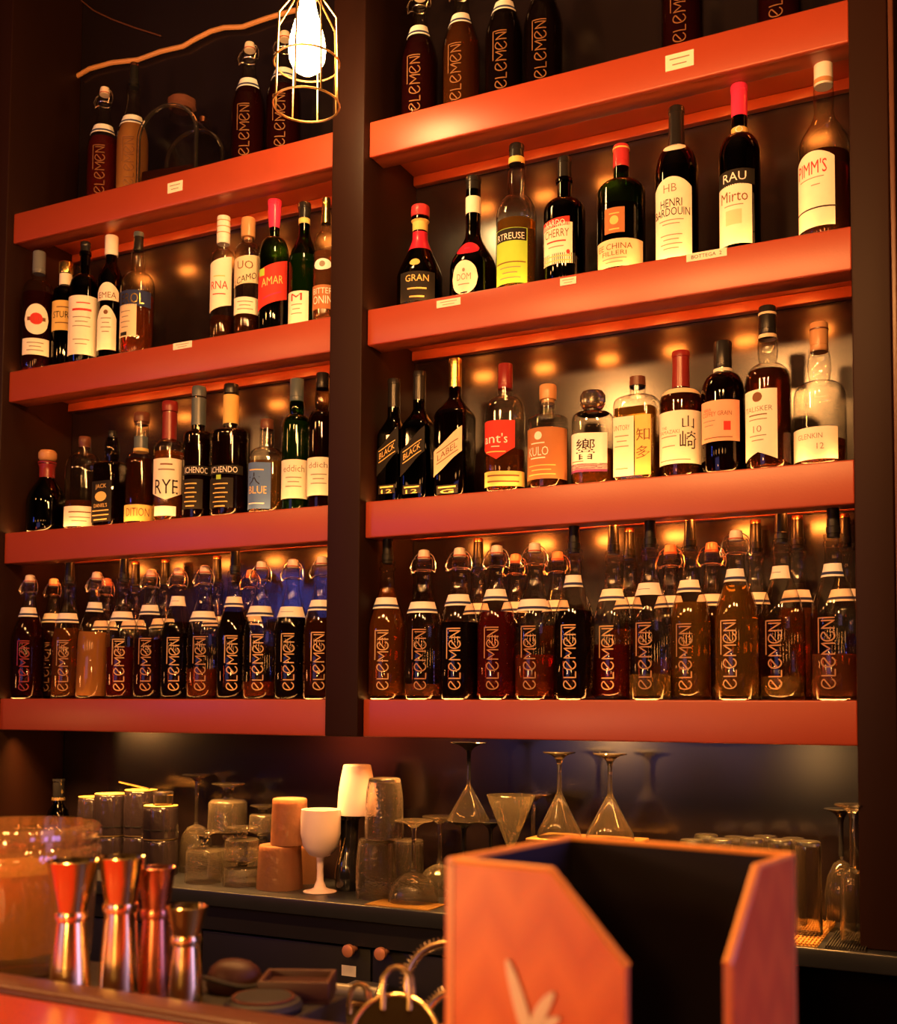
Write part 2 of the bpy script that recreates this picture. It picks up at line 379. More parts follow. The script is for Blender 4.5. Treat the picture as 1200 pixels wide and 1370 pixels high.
k1 = atY(466, 1272, -.05); k2 = atY(509, 1276, -.05); seam = (k1[0]+k2[0])/2
cabinet(seam-.84, seam-.42, 'black cabinet unit behind the jiggers at the shadowed end', 'door', [(None, 0, 0), (None, 0, 0)])
cabinet(seam-.42, seam+.42, 'black cabinet unit with two copper knobs and a white card', 'door', [(k1[0], k1[2], 1), (k2[0], k2[2], 0)])
cabinet(seam+.42, seam+.8, 'black cabinet unit below the ribbed drain mat', 'drawer', [(None, 0, 0)])
# grey roll on the floor-side ledge beneath the white card
x, y, z, d = atY(475, 1329, -.125)
t = thing('foil_roll', 'grey foil roll hanging under the white card on the cabinet door', 'roll', (x, y, z))
o = MB().lathe([(0, -.062), (.016, -.062), (.016, .048), (0, .048)], 20).build('roll', 'foil_grey', t); o.rotation_euler = (0, radians(90), radians(4))
o = MB().lathe([(.007, .0485), (.0135, .0485), (.0135, .062), (.007, .062)], 20, loop=True).build('core', 'steel_warm', t); o.rotation_euler = (0, radians(90), radians(4))
MB().box(-.045, .03, .014, .078, -.004, .004, .001).build('bracket', 'foil_grey', t)

# ------------------------------------------------------------------ bottles
PX = lambda px, d: px*d/FPX
def prof_bottle(H, zs0, zs1, rb, rn, zc, style, bulge, lip):
    """outer profile base -> mouth. zs0 top of the shoulder, zs1 its foot, zc underside of the cap"""
    P = [(0, .004), (rb*.72, .0), (rb*.93, .0015), (rb, .007)]
    P.append((rb, zs1*.5)); P.append((rb, zs1))
    N = 9
    for i in range(1, N+1):
        t = i/N
        if style == 'round': r = rn+(rb-rn)*sqrt(max(0, 1-t**2.0)) if t < 1 else rn
        elif style == 'sharp': r = rn+(rb-rn)*(max(0, 1-t**4.5))**.5 if t < 1 else rn
        elif style == 'dome': r = rn+(rb-rn)*cos(t*pi/2)
        elif style == 'cone': s = t*t*(3-2*t)*.35+t*.65; r = rb+(rn-rb)*s
        else: s = t*t*(3-2*t); r = rb+(rn-rb)*s
        P.append((r, zs1+(zs0-zs1)*t))
    if bulge:
        for t in (.2, .4, .6, .8): P.append((rn*(1+bulge*sin(pi*t)), zs0+(zc-zs0)*t))
    if lip: P += [(rn, zc-.010), (rn*1.22, zc-.008), (rn*1.22, zc-.001)]
    P += [(rn if not lip else rn*1.2, zc), (0, zc)]
    return P
def liquor(px, sh, top, bw, nw, s0, s1, style, cap, label, g='clear_glass', liq=None, labels=(), p=2., Y=.062, rot=0., bulge=0., lip=False, ry=1., neckband=None, capbands=(), bay=None, grp=None):
    """one bottle. px/top/bw/nw/s0/s1 are sizes read off the photo, turned into metres at the bottle's own distance"""
    if bay is None: bay = 'R' if px > 470 else 'L'
    X, _, _, d = atY(px, 700, Y); X = atZ(px, CYPX, SZ[sh])[0] if 0 else X
    zz = lambda y, dy=0.: atY(px, y, Y-dy)[2]-SZ[sh]
    X = atY(px, (top+s1)/2, Y)[0]
    k = d/FPX
    R, rn, H = bw/2*k, nw/2*k, zz(top)
    zs0, zs1 = zz(s0), zz(s1); zc = zz(cap[0])
    P = prof_bottle(H, zs0, zs1, R, rn, zc, style, bulge, lip)
    zmid = (zs0+zs1)/2
    pf = (lambda z: p if z <= zs1 else max(2., p+(2-p)*(z-zs1)/(zs0-zs1))) if p > 2.01 else None
    if p < 5: rot += math.degrees(atan2(CAM[0]-X, Y-CAM[1]))   # labels turned to the aisle
    t = thing('liquor_bottle', label, 'bottle', (X, Y, SZ[sh]), grp or f'spirit bottles on the {place[("L", sh)]} spirit shelf', radians(rot))
    MB().lathe(P, 40, pf=pf, ry=ry).build('glass_body', g, t)
    if liq:
        mat, ly = liq; zl = zz(ly)
        Q = [(0, .007), (R*.9, .007)]
        Q += [(r-.0022, z) for r, z in P if .01 < z < zl and r > .004]
        Q += [(rad_at(P, zl)-.0022, zl), (0, zl)]
        MB().lathe(Q, 40, pf=pf, ry=ry).build('liquid', mat, t)
    y1, cw, cm = cap[:3]; rc = cw/2*k; cst = cap[3] if len(cap) > 3 else 'screw'
    if cst == 'screw':
        C = [(0, zc-.002), (rc*.96, zc-.002), (rc, zc), (rc, H-.002), (rc*.94, H), (0, H)]
        if H-zc > .022: C[3:3] = [(rc, zc+.008), (rc*.965, zc+.0085), (rc*.965, zc+.0095), (rc, zc+.010)]
    elif cst == 'cork': C = [(0, zc-.006), (rn*.9, zc-.006), (rn*.9, zc), (rc, zc+.001), (rc*1.03, (zc+H)/2), (rc, H-.002), (rc*.92, H), (0, H)]
    elif cst == 'capsule': C = [(0, zc-.001), (rn*1.02, zc), (rc, zc+(H-zc)*.55), (rc, H-.012), (rc*1.06, H-.011), (rc*1.06, H-.002), (rc, H), (0, H)]
    elif cst == 'ball': C = [(0, zc-.004), (rn*.8, zc-.004), (rn*.8, zc), (rc*.8, zc+.002), (rc, zc+(H-zc)*.3), (rc, zc+(H-zc)*.75), (rc*.8, H-.001), (0, H)]
    MB().lathe(C, 28).build('cap' if cst in('screw', 'capsule') else 'stopper', cm, t)
    for (ya, yb, m) in capbands:
        za, zb = zz(yb), zz(ya); MB().lathe([(rad_at(C, za)+.0002, za), (rad_at(C, za)+.0009, za), (rad_at(C, zb)+.0009, zb), (rad_at(C, zb)+.0002, zb)], 28, loop=True).build('cap_band', m, t)
    if neckband:
        for nb in (neckband if isinstance(neckband, list) else [neckband]):
            ya, yb, m = nb; za, zb = zz(yb), zz(ya); S = 6
            zs = [za+(zb-za)*i/S for i in range(S+1)]
            MB().lathe([(rad_at(P, z)+.0007, z) for z in zs]+[(rad_at(P, z)+.0002, z) for z in reversed(zs)], 28, loop=True, pf=pf, ry=ry).build('neck_band', m, t)
    for L in labels:
        ya, yb, a0, a1, m = L[:5]; opt = L[6] if len(L) > 6 else {}
        za, zb = zz(yb, R*.9), zz(ya, R*.9)
        lo = min(za, zb); za = max(za, .004); zb = min(zb, H)
        opt = dict(opt); name = opt.pop('name', 'paper_label'); tslope = opt.get('tslope', 0.); opt.pop('tslope', 0)
        if 'slope' in opt: opt['slope'] *= k
        vs, fs = patch(P, za, zb, a0, a1, p, ry, **opt)
        lb = MB().add(vs, fs).build(name, m, t)
        for T in L[5]:
            s, yc, h, w, ink = T[:5]; ang = T[5] if len(T) > 5 else (a0+a1)/2
            zc_ = zz(yc, R*.9)
            sl = T[6] if len(T) > 6 else tslope
            if s == '-':  # a rule
                n_ = MB(); ww = w*k/2/R
                vs, fs = patch(P, zc_-h*k/2, zc_+h*k/2, ang-math.degrees(ww), ang+math.degrees(ww), p, ry, off=.0011, nu=8, nv=1, slope=sl*w*k/2, shape='diag' if sl else 'rect')
                n_.add(vs, fs).build('rule', ink, lb)
            elif s == 'o':
                ww = math.degrees(w*k/2/R)
                vs, fs = patch(P, zc_-h*k/2, zc_+h*k/2, ang-ww, ang+ww, p, ry, off=.0011, nu=14, nv=4, shape='oval'); MB().add(vs, fs).build('emblem', ink, lb)
            elif s == '#':
                ww = math.degrees(w*k/2/R)
                vs, fs = patch(P, zc_-h*k/2, zc_+h*k/2, ang-ww, ang+ww, p, ry, off=.0009, nu=8, nv=2); MB().add(vs, fs).build('panel', ink, lb)
            else:
                vs, fs = wrap_text(s, P, zc_, h*k, None if w is None else w*k, ang, p, ry, sl)
                MB().add(vs, fs).build('lettering', ink, lb, smooth=False)
    return t
def fine(y0, n, w, step=6, h=1.2, ink='ink_grey', ang=None):
    return [('-', y0+i*step, h, w*(1 if i % 2 == 0 else .7), ink)+((ang,) if ang is not None else ()) for i in range(n)]
# ---- second highest spirit shelf, right bay (sizes in photo pixels)
liquor(562, 3, 277, 62, 20, 322, 372, 'cone', (292, 25, 'cap_red', 'cork'), 'squat dark liqueur bottle with red stopper beside the centre post', 'black_glass', ('wine_liquid', 352),
       [(362, 404, -55, 40, 'paper_black', [('GRAN', 371, 9, 32, 'ink_gold'), ('-', 385, 2, 26, 'ink_gold'), ('-', 396, 2, 20, 'ink_gold')]), (343, 353, -30, 0, 'paper_gold', [], dict(shape='oval', name='seal'))],
       neckband=[(297, 311, 'paper_gold'), (313, 338, 'wax_red')], lip=True)
liquor(633, 3, 238, 63, 20, 312, 362, 'ogee', (256, 20, 'cap_black', 'capsule'), 'dark bulbous liqueur bottle with red wax seal and round cream label', 'black_glass', ('black_liquid', 300),
       [(347, 396, -58, 12, 'paper_cream', [('DOM', 369, 9, 20, 'ink_grey'), ('o', 360, 5, 4, 'ink_grey'), ('-', 379, 1.2, 16, 'ink_grey')], dict(shape='oval')),
        (318, 337, -62, 22, 'wax_red', [('-', 328, 2, 10, 'cap_pink')], dict(shape='oval', name='wax_seal'))], neckband=(266, 288, 'paper_cream'))
liquor(691, 3, 195, 55, 21, 264, 296, 'round', (222, 20, 'cap_black', 'capsule'), 'clear liqueur bottle with yellow-green label and straw-coloured contents', 'clear_glass', ('gold_liquid', 300),
       [(304, 378, -70, 32, 'paper_yellow', [('#', 313, 17, 46, 'ink_black'), ('RTREUSE', 315, 9, 40, 'ink_white'), ('-', 350, 1.5, 44, 'ink_brown')]+fine(357, 3, 30, 7))], bulge=.16,
       capbands=[(213, 221, 'paper_gold')], lip=True)
liquor(755, 3, 212, 57, 19, 268, 288, 'round', (240, 19, 'cap_black', 'capsule'), 'black cherry liqueur bottle with red banner over a cream label', 'black_glass', ('wine_liquid', 262),
       [(297, 352, -70, 22, 'paper_cream', [('CHERRY', 311, 11, 36, 'ink_brown'), ('-', 322, 2, 28, 'ink_red'), ('-', 329, 1.3, 22, 'ink_grey'), ('o', 337, 6, 5, 'ink_red', 10)]),
        (291, 303, -72, 14, 'paper_red', [('XARDO', 297, 8, 30, 'ink_white')], dict(slope=2., shape='diag')), (338, 352, -74, 30, 'paper_black', [('-', 342, 1.5, 40, 'ink_gold'), ('-', 348, 1.5, 40, 'ink_gold')])], lip=True)
liquor(831, 3, 196, 65, 21, 244, 262, 'round', (224, 22, 'cap_red'), 'green square-shouldered bottle with red cap and cream base label', 'green_glass', ('dark_amber_liquid', 282),
       [(319, 356, -72, 60, 'paper_tan', [('EE CHINA', 329, 8, 50, 'ink_brown', -18), ('FILLERI', 338, 6, 34, 'ink_brown', -18)]+fine(345, 2, 34, 5, ang=-18)),
        (277, 311, -42, 8, 'paper_brown', [('-', 285, 1.5, 14, 'ink_gold'), ('o', 294, 12, 12, 'ink_gold'), ('-', 306, 1.5, 14, 'ink_gold')])], Y=.066, capbands=[(200, 202, 'ink_gold')])
liquor(905, 3, 145, 58, 22, 198, 240, 'round', (198, 21, 'cap_black', 'capsule'), 'dark wine-shaped bottle with white medallion on its neck and tall cream label', 'black_glass', ('black_liquid', 230),
       [(236, 344, -72, 42, 'paper_cream', [('HB', 251, 11, 18, 'ink_grey', -18), ('HENRI', 271, 11, 30, 'ink_black', -16), ('BARDOUIN', 283, 11, 52, 'ink_black', -16)]+fine(294, 2, 34, 5, ang=-16)+fine(314, 4, 30, 6, ang=-16), dict(shape='arch', topcut=.12)),
        (176, 199, -60, 40, 'paper_cream', [('-', 187, 1.5, 6, 'ink_grey')], dict(shape='oval', name='medallion'))])
liquor(989, 3, 115, 55, 21, 182, 212, 'round', (158, 22, 'cap_pink', 'capsule'), 'black bottle with bright pink capsule and cream lower label', 'black_glass', ('black_liquid', 200),
       [(246, 326, -74, 34, 'paper_cream', [('Mirto', 262, 15, 38, 'ink_brown', -18)]+fine(274, 1, 26, 5, ang=-18)+[('#', 290, 20, 22, 'paper_tan', -18)], dict(shape='arch', topcut=.02)),
        (226, 247, -74, 44, 'paper_black', [('RAU', 236, 12, 32, 'ink_white', -16)]), (160, 172, -50, 45, 'paper_black', [('Q', 166, 11, 10, 'ink_white')])], neckband=(174, 181, 'paper_gold'))
liquor(1102, 3, 85, 68, 25, 150, 200, 'ogee', (115, 25, 'cap_white'), 'tall clear bottle with cream cap and torn-topped cream label by the end post', 'clear_glass', ('dark_amber_liquid', 212),
       [(200, 302, -80, 22, 'paper_cream', [("PIMM'S", 222, 19, 44, 'ink_red', -32), ('-', 236, 1.2, 36, 'ink_grey', -32), ('-', 246, 1.2, 12, 'ink_grey', -20), ('-', 277, 2, 64, 'ink_black', -30)], dict(shape='arch', topcut=.10))],
       bulge=.08, capbands=[(108, 114, 'cap_wood')])
# ---- third highest shelf, right bay
def walker(px, top, w, cap, g, lab, band, ink, label, Y):
    liquor(px, 2, top, w, 17, top+50, top+78, 'ogee', (top+38, 17, cap, 'capsule'), label, g, ('dark_amber_liquid', top+70),
           [(586, 620, -44, 44, lab, [(band[0], 603, 8, w*.62, ink), ('-', 596, 1.2, w*.6, ink), ('-', 611, 1.2, w*.6, ink)], dict(shape='diag', slope=16., tslope=.62)),
            (648, 660, -34, 34, 'paper_black', [('-', 651, 2, w*.5, 'ink_gold'), (band[1], 657, 5, w*.42, 'ink_gold')])], p=7., Y=Y, neckband=None)
walker(527, 508, 36, 'cap_black', 'black_glass', 'paper_black', ('BLACK', '12'), 'ink_gold', 'narrow square black whisky bottle nearest the centre post', .062)
walker(561, 498, 40, 'cap_black', 'black_glass', 'paper_black', ('BLACK', '12'), 'ink_gold', 'square black whisky bottle with slanted black label between its twin and the gold-capped one', .062)
walker(609, 481, 46, 'cap_gold', 'brown_glass', 'paper_tan', ('LABEL', 'G'), 'ink_brown', 'square whisky bottle with gold cap and slanted gold label', .062)
liquor(676, 2, 488, 54, 20, 532, 556, 'round', (520, 20, 'cap_wine'), 'whisky bottle with dark red cap and red pointed label', 'clear_glass', ('whisky_liquid', 606),
       [(562, 614, -74, 26, 'paper_red', [("ant's", 586, 13, 34, 'ink_white', -26), ('-', 597, 1.2, 10, 'ink_white', -26), ('-', 604, 1.4, 26, 'ink_gold', -26)], dict(shape='point', topcut=.3)),
        (630, 650, -70, 60, 'paper_gold', [('-', 636, 2, 40, 'ink_brown'), ('-', 644, 2, 40, 'ink_brown')])], p=3.2)
liquor(733, 2, 516, 55, 20, 558, 568, 'sharp', (536, 23, 'cap_wood', 'cork'), 'short square-shouldered bottle with wooden stopper and brown label', 'clear_glass', ('dark_amber_liquid', 580),
       [(571, 640, -76, 66, 'paper_brown', [('KULO', 603, 12, 30, 'ink_white', -30), ('o', 582, 11, 11, 'ink_white', -28), ('-', 592, 1.6, 20, 'ink_white', -30), ('-', 612, 1.6, 22, 'ink_white', -30)]+fine(622, 3, 40, 6, 1.4, 'ink_gold', -20))])
liquor(793, 2, 524, 56, 22, 552, 571, 'sharp', (548, 34, 'crystal', 'ball'), 'faceted whisky decanter bottle with glass stopper and white label', 'clear_glass', ('amber_liquid', 605),
       [(579, 628, -72, 36, 'paper_white', [('響', 601, 28, 24, 'ink_black', -18), ('-', 617, 1.3, 16, 'ink_grey', -40)]), (620, 631, -72, 36, 'paper_purple', [])], p=3.5, neckband=(549, 554, 'cap_black'), Y=.086)
liquor(853, 2, 505, 57, 21, 531, 547, 'sharp', (518, 21, 'cap_black', 'screw'), 'square whisky bottle with half cream half clear label front', 'clear_glass', ('gold_liquid', 550),
       [(556, 636, -46, 6, 'paper_cream', [('UNTORY', 571, 7, 20, 'ink_grey', -24)]+fine(582, 3, 16, 7, ang=-24)+[('-', 626, 1.3, 14, 'ink_grey', -24)]), (556, 636, 9, 44, 'paper_gold', [('知', 582, 17, 15, 'ink_brown', 27), ('多', 606, 17, 15, 'ink_brown', 27)])], p=6., capbands=[(505, 517, 'cap_brown')], Y=.078)
liquor(911, 2, 471, 58, 24, 522, 542, 'round', (520, 23, 'cap_wine', 'capsule'), 'whisky bottle with copper-red neck and brush-lettered cream label', 'clear_glass', ('dark_amber_liquid', 530),
       [(549, 620, -76, 72, 'paper_cream', [('THE', 571, 4, 9, 'ink_grey', -48), ('YAMAZAKI', 577, 5, 32, 'ink_grey', -36), ('-', 583, 1.2, 24, 'ink_grey', -36), ('山', 565, 17, 16, 'ink_black', 18), ('崎', 589, 24, 22, 'ink_black', 18), ('-', 596, 1.2, 20, 'ink_grey', -36), ('-', 615, 1.2, 44, 'ink_grey', -20)])], neckband=(523, 532, 'paper_tan'), Y=.074)
liquor(967, 2, 458, 58, 24, 500, 532, 'round', (494, 24, 'cap_black'), 'dark whisky bottle with black cap and salmon pink label', 'brown_glass', ('dark_amber_liquid', 512),
       [(535, 590, -72, 46, 'paper_pink', [('NIKKA', 547, 4, 12, 'ink_red', -44), ('COFFEY GRAIN', 553, 6, 42, 'ink_brown', -20)]+fine(562, 2, 20, 6, ang=-40)+[('#', 570, 12, 9, 'paper_red', 10), ('-', 585, 1.2, 40, 'ink_brown', -16)])], neckband=(495, 499, 'paper_cream'), Y=.060)
liquor(1027, 2, 411, 60, 22, 488, 514, 'round', (448, 23, 'cap_black', 'screw'), 'tall whisky bottle with black foil neck and torn-bottomed cream label', 'clear_glass', ('dark_amber_liquid', 498),
       [(520, 604, -76, 22, 'paper_cream', [('o', 530, 13, 14, 'ink_brown', -28), ('TALISKER', 546, 7, 40, 'ink_grey', -28), ('-', 554, 1.5, 26, 'ink_brown', -28), ('-', 560, 1.2, 26, 'ink_grey', -28), ('10', 573, 9, 12, 'ink_grey', -28)]+fine(582, 2, 24, 6, ang=-28), dict(shape='point', topcut=-.12))], bulge=.22, capbands=[(420, 423, 'paper_tan')], neckband=(449, 454, 'paper_tan'), Y=.046)
liquor(1096, 2, 433, 68, 25, 512, 532, 'round', (470, 24, 'cap_wood', 'screw'), 'clear whisky bottle with tan cap and wide low cream label by the end post', 'clear_glass', ('whisky_liquid', 592),
       [(571, 614, -80, 40, 'paper_cream', [('GLENKIN', 583, 7, 34, 'ink_tan' if 'ink_tan' in M else 'ink_grey', -24), ('12', 597, 8, 9, 'ink_grey', 0)])], bulge=.25, capbands=[(441, 443, 'cap_brown')])
# ---- second highest shelf, left bay
liquor(52, 3, 338, 42, 17, 376, 398, 'round', (366, 17, 'cap_grey'), 'rosso vermouth bottle with round red-barred label at the shadowed shelf end', 'clear_glass', ('wine_liquid', 395),
       [(404, 445, -50, 40, 'paper_cream', [('o', 424, 16, 17, 'paper_red'), ('-', 424, 5, 24, 'ink_brown')], dict(shape='oval')), (450, 472, -60, 46, 'paper_cream', fine(456, 3, 22, 5))], lip=True, Y=.040)
liquor(88, 3, 352, 33, 16, 384, 398, 'round', (366, 19, 'cap_gold'), 'small bitters bottle with gold cap and oversize tan label', 'brown_glass', ('black_liquid', 392),
       [(400, 440, -80, 70, 'paper_gold', [('STURA', 419, 9, 28, 'ink_black', -10), ('-', 409, 1.4, 20, 'ink_brown'), ('-', 430, 1.4, 24, 'ink_brown')])], neckband=(368, 383, 'paper_cream'), Y=.060)
liquor(114, 3, 325, 40, 13, 368, 390, 'round', (338, 13, 'cap_black', 'capsule'), 'dark bottle wrapped in a tall cream label between the bitters and the white-capped one', 'black_glass', ('black_liquid', 380),
       [(393, 472, -80, 72, 'paper_cream', [('-', 403, 1.5, 18, 'ink_red'), ('-', 412, 3, 26, 'ink_red', -10)]+fine(422, 3, 24, 6, ang=-10)+fine(452, 2, 22, 6, ang=-10))], lip=True, Y=.046)
liquor(149, 3, 317, 33, 15, 352, 374, 'cone', (342, 18, 'cap_white'), 'black bottle with white cap and arched cream labels', 'black_glass', ('black_liquid', 360),
       [(376, 400, -74, 40, 'paper_cream', [('EMEA', 393, 8, 24, 'ink_brown', -16)], dict(shape='arch', topcut=.5)), (407, 466, -74, 30, 'paper_cream', [('o', 416, 6, 6, 'ink_brown', -20)]+fine(424, 4, 14, 6, ang=-20), dict(shape='arch', topcut=.3))])
liquor(185, 3, 312, 45, 17, 366, 384, 'round', (335, 13, 'cap_black', 'screw'), 'red-orange aperitif bottle with blue banner label', 'clear_glass', ('orange_liquid', 398),
       [(386, 407, -80, 50, 'paper_navy', [('EROL', 397, 14, 32, 'cap_gold', -20)]), (405, 448, -78, -2, 'paper_tan', fine(414, 4, 16, 7, ang=-44)+[('#', 444, 5, 12, 'ink_black', -50)])], bulge=.12, capbands=[(312, 318, 'cap_slate')])
liquor(299, 3, 291, 33, 16, 336, 350, 'round', (326, 18, 'cap_white'), 'clear amaro bottle with ribbed cream cap and red lettering', 'clear_glass', ('dark_amber_liquid', 426),
       [(345, 410, -80, 44, 'paper_cream', [('RNA', 380, 11, 24, 'ink_red', -18), ('-', 368, 1.4, 16, 'ink_gold', -18), ('-', 392, 1.4, 18, 'ink_red', -18)], dict(shape='diag', slope=5.))], capbands=[(297, 298, 'cap_wood'), (305, 306, 'cap_wood'), (313, 314, 'cap_wood')])
liquor(332, 3, 293, 35, 13, 326, 340, 'round', (319, 19, 'cap_wood', 'cork'), 'clear bottle with cork stopper and cream label of slanting black letters', 'clear_glass', ('dark_amber_liquid', 424),
       [(341, 378, -80, 56, 'paper_tan', [('UO', 353, 11, 22, 'ink_brown', -12), ('LCAMO', 371, 9, 32, 'ink_black', -12, .35)], dict(slope=3., shape='diag')), (396, 418, -76, 56, 'paper_cream', fine(402, 3, 22, 5, ang=-10))], lip=True)
liquor(367, 3, 269, 41, 14, 318, 345, 'round', (306, 18, 'cap_pink', 'capsule'), 'green bottle with pink capsule and slanted red label', 'green_glass', ('dark_amber_liquid', 376),
       [(352, 404, -76, 60, 'paper_red', [('AMAR', 374, 11, 30, 'ink_gold', -6, .2), ('#', 362, 10, 10, 'paper_yellow', -50), ('-', 393, 2, 26, 'cap_pink', -6, .4)], dict(shape='diag', slope=9.))])
liquor(407, 3, 273, 40, 15, 308, 352, 'ogee', (293, 17, 'cap_black', 'capsule'), 'green vermouth bottle with black capsule and low white label', 'green_glass', ('green_yellow_liquid', 345),
       [(388, 432, -78, 20, 'paper_cream', [('M', 396, 10, 16, 'ink_red', -28)]+fine(406, 3, 16, 6, ang=-28))], neckband=(294, 301, 'paper_gold'), Y=.082)
liquor(436, 3, 266, 33, 13, 312, 330, 'round', (300, 11, 'cap_gold', 'capsule'), 'clear tonic syrup bottle with long gold neck against the centre post', 'clear_glass', ('pink_liquid', 340),
       [(380, 412, -80, 60, 'paper_brown', [('BITTER', 388, 8, 28, 'ink_white', -14), ('ONIN', 400, 11, 28, 'ink_white', -14)]), (345, 360, -60, 30, 'paper_white', [('o', 352, 8, 8, 'ink_grey')], dict(shape='oval'))], Y=.046)
# ---- third highest shelf, left bay
liquor(63, 2, 603, 52, 20, 641, 676, 'dome', (618, 24, 'cap_wood', 'ball'), 'squat dark liqueur decanter with wine-red collar at the shadowed shelf end', 'black_glass', ('wine_liquid', 660), [], neckband=(619, 640, 'cap_wine'), lip=True)
liquor(113, 2, 585, 49, 17, 606, 632, 'round', (596, 16, 'cap_brown', 'cork'), 'round-shouldered bourbon bottle with low cream label', 'clear_glass', ('whisky_liquid', 672),
       [(675, 702, -78, 52, 'paper_cream', [('-', 683, 1.6, 30, 'ink_brown', -12)]+fine(690, 2, 28, 5, ang=-12))], ry=.8)
liquor(150, 2, 577, 38, 15, 619, 626, 'sharp', (586, 12, 'cap_black', 'screw'), 'small square black-labelled whiskey bottle beside the round-shouldered one', 'smoke_glass', ('dark_amber_liquid', 632),
       [(642, 697, -44, 44, 'paper_black', [('JACK', 650, 7, 18, 'ink_gold'), ('o', 663, 13, 18, 'ink_gold'), ("DANIEL'S", 675, 5, 22, 'ink_gold'), ('-', 682, 1.4, 24, 'ink_gold'), ('-', 688, 1.4, 24, 'ink_gold'), ('-', 694, 1.4, 20, 'ink_gold')])], p=7., bulge=.35)
liquor(189, 2, 553, 40, 19, 606, 622, 'round', (566, 21, 'cap_brown', 'cork'), 'tall bourbon bottle with grey neck label and low gold label', 'clear_glass', ('dark_amber_liquid', 616),
       [(674, 696, -80, 62, 'paper_gold', [('DITION', 684, 11, 32, 'ink_brown', -10)]), (580, 600, -70, 60, 'cap_slate', [])], neckband=(601, 605, 'paper_gold'))
liquor(227, 2, 538, 40, 19, 590, 602, 'round', (552, 21, 'cap_wine', 'cork'), 'rye whiskey bottle with dark red neck and bold white label', 'clear_glass', ('amber_liquid', 606),
       [(612, 668, -78, 56, 'paper_cream', [('-', 620, 2, 16, 'ink_brown', -10), ('-', 627, 2, 22, 'ink_grey', -10), ('RYE', 650, 19, 32, 'ink_black', -10)], dict(shape='point', topcut=.18)), (676, 689, -60, 30, 'paper_white', [], dict(name='lower_label'))], neckband=(553, 589, 'cap_wine'))
liquor(266, 2, 518, 39, 19, 578, 588, 'sharp', (532, 19, 'cap_slate', 'cork'), 'grey-necked whiskey bottle with green stopper between the rye and the cream-necked one', 'smoke_glass', ('dark_amber_liquid', 590),
       [(622, 634, -74, 62, 'paper_black', [('ICHENOC', 628, 8, 32, 'ink_white', -8)]), (640, 680, -74, 20, 'paper_black', fine(646, 6, 18, 6, 1.4, 'ink_gold', -30))], neckband=(534, 570, 'cap_slate'))
liquor(309, 2, 515, 52, 20, 576, 586, 'sharp', (528, 20, 'cap_black', 'cork'), 'broad dark whiskey bottle with cream neck label', 'smoke_glass', ('dark_amber_liquid', 588),
       [(621, 633, -78, 40, 'paper_black', [('ICHENDO', 627, 8, 38, 'ink_white', -20)]), (638, 678, -76, 10, 'paper_black', [('#', 637, 6, 7, 'paper_yellow', -34)]+fine(646, 6, 22, 6, 1.4, 'ink_gold', -30))], neckband=(530, 568, 'paper_gold'))
liquor(357, 2, 562, 47, 19, 600, 616, 'round', (574, 18, 'cap_brown', 'screw'), 'whisky bottle with bright blue label', 'clear_glass', ('gold_liquid', 620),
       [(618, 680, -78, 14, 'paper_blue', [('大', 640, 16, 14, 'ink_black', -36), ('BLUE', 655, 10, 24, 'ink_gold', -26), ('-', 628, 1.4, 18, 'ink_gold', -30), ('-', 673, 1.4, 20, 'ink_white', -30)])], p=3.5)
liquor(397, 2, 508, 38, 19, 556, 574, 'round', (538, 19, 'cap_slate', 'screw'), 'green-tinted whisky bottle with cream label, second from the centre post', 'green_glass', ('green_yellow_liquid', 566),
       [(614, 666, -80, 60, 'paper_cream', [('eddich', 626, 9, 30, 'ink_grey', -10)]+fine(638, 3, 22, 6, ang=-10))], bulge=.1)
liquor(431, 2, 500, 37, 18, 550, 570, 'round', (520, 17, 'cap_black', 'screw'), 'dark whisky bottle with cream label against the centre post', 'smoke_glass', ('dark_amber_liquid', 560),
       [(611, 662, -80, 60, 'paper_cream', [('ddich,', 622, 9, 30, 'ink_grey', -12)]+fine(634, 3, 22, 6, ang=-12))], bulge=.1)
# ------------------------------------------------------------------ the house infusions: embossed one-litre bottles
BR = .0395
EP = [(0, .006), (BR*.6, .004), (BR*.8, 0), (BR*.95, .002), (BR, .009), (BR, .145)]
for i in range(1, 15):
    t = i/14; s = t*t*(3-2*t); EP.append((BR+(.0150-BR)*(s*.7+t*.3), .145+(.242-.145)*t))
EP += [(.0142, .258), (.0145, .266), (.0172, .268), (.0172, .274), (.0150, .276), (.0150, .280), (.0166, .281), (.0166, .287), (.0120, .288)]
ME = {}
ME['shell'] = MB().lathe(EP, 36).me('bottle_glass', 'clear_glass')
def fill(level, mat):
    if (level, mat) not in ME:
        Q = [(0, .008), (BR*.93, .008)]+[(r-.0025, z) for r, z in EP if .009 <= z < level]+[(rad_at(EP, level)-.0025, level), (0, level)]
        ME[(level, mat)] = MB().lathe(Q, 32).me('liquid', mat)
    return ME[(level, mat)]
for c in ('stopper_white', 'stopper_pink'):
    ME[c] = MB().lathe([(0, .286), (.0125, .286), (.0125, .291), (.0118, .299), (.0105, .304), (.006, .306), (0, .306)], 20).me('stopper', c)
ME['washer'] = MB().lathe([(.011, .2885), (.0135, .2885), (.0135, .2905), (.011, .2905)], 20, loop=True).me('washer', 'rubber')
b = MB()
